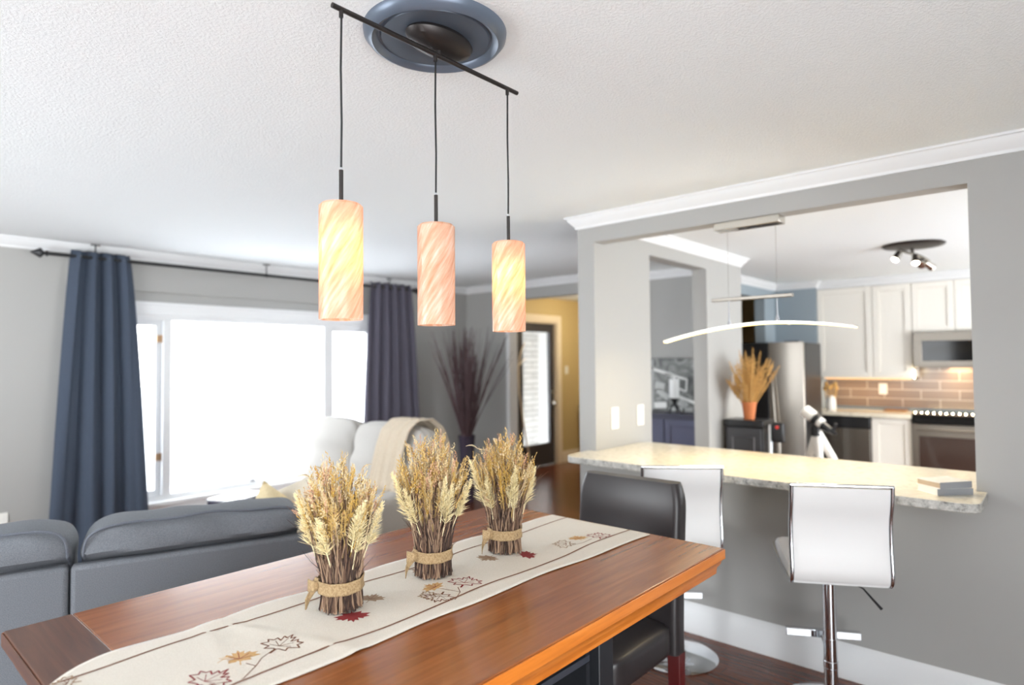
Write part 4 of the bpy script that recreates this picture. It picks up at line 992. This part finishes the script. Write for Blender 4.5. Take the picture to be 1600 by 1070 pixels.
rnd.seed(9); wh = MB()
for i in range(200):
    a = rnd.uniform(0,6.283); q = rnd.random()**.6; L = rnd.uniform(.16,.44)*(1-.25*q)
    p0 = Vector((5.30+.04*q*math.cos(a), 2.03+.04*q*math.sin(a), 1.12)); d = Vector((.66*q*math.cos(a), .70*q*math.sin(a)+.06, 1)).normalized(); L = min(L, (2.13-p0.y)/max(d.y,.01)); p1 = p0+d*L
    wh.tube([p0, p1], [.0018,.0012], 4); ear(wh, p1-d*.02, d, rnd.uniform(.08,.12), .014, 0, 12)
tag(wh.build('wheat_ears', M['wheat'], wv, fix=False, smooth=False), kind='stuff')

tel = thing('telescope', 'white telescope on a tripod in front of the dishwasher', 'telescope', (5.7,1.6,0))
ta = Vector((5.70,1.705,1.075)); tb = Vector((5.66,1.50,.925)); tm = ta.lerp(tb,.5)
MB().tube([ta, ta.lerp(tb,.34), ta.lerp(tb,.36), tb.lerp(ta,.3)], [.052,.052,.042,.042], 24).build('tube', M['white_plastic'], tel)
MB().tube([ta.lerp(tb,.40), ta.lerp(tb,.56)], .055, 24).build('tube_ring', M['black_plastic'], tel)
MB().tube([tb.lerp(ta,.28), tb, tb+(tb-ta)*.18], [.03,.026,.018], 16).tube([tb+(tb-ta)*.1, tb+(tb-ta)*.1+Vector((0,-.03,.07))], .014, 12).build('eyepiece', M['black_plastic'], tel)
MB().tube([tm, tm+Vector((.01,.02,-.07)), Vector((5.70,1.62,.87))], [.03,.035,.045], 14).tube([tm+Vector((0,-.02,-.06)), Vector((5.62,1.44,.90))], .012, 10).build('mount', M['black_plastic'], tel)
for dx_, dy_ in ((.0,-.02),(.14,.2),(.2,-.2)): MB().tube([(5.70,1.61,.90),(5.70+dx_*1.8,1.60+dy_*1.8,0)], [.034,.028], 14).build('leg', M['white_plastic'], tel)

tr_ = thing('track_light', 'round dark ceiling light with swivelling nickel spots in the kitchen', 'ceiling light', (5.96,.92,CE))
MB().lathe([(0,0),(.215,0),(.222,-.008),(.21,-.018),(.15,-.022),(.08,-.03),(0,-.03)], (5.96,.92,CE), 48).build('canopy', M['bronze'], tr_)
MB().tube([(5.96,1.02,2.405),(5.95,.96,2.375),(5.94,.90,2.35),(5.95,.85,2.32),(5.97,.815,2.29)], .011, 10).tube([(5.96,.93,2.412),(5.945,.925,2.365)], .013, 10).build('arm', M['nickel'], tr_)
hot = emit('spot_lens', (255,246,224), 10)
for p, d in (((5.95,1.03,2.36),(-.5,.35,-.8)),((5.94,.905,2.32),(-.45,-.1,-.9)),((5.95,.865,2.285),(.75,.1,-.5)),((5.97,.825,2.265),(.6,-.5,-.5))):
    p = Vector(p); d = Vector(d).normalized()
    h_ = MB().tube([p-d*.035, p-d*.03, p+d*.045], [.016,.024,.03], 16).build('spot_head', M['nickel'], tr_)
    MB().tube([p+d*.0452, p+d*.048], [.026,.026], 16).build('lens', hot, h_)
lamp('spot_light', 'SPOT', (5.94,.92,2.24), 40, (1,.9,.74), tr_, .05, spot=R(130))
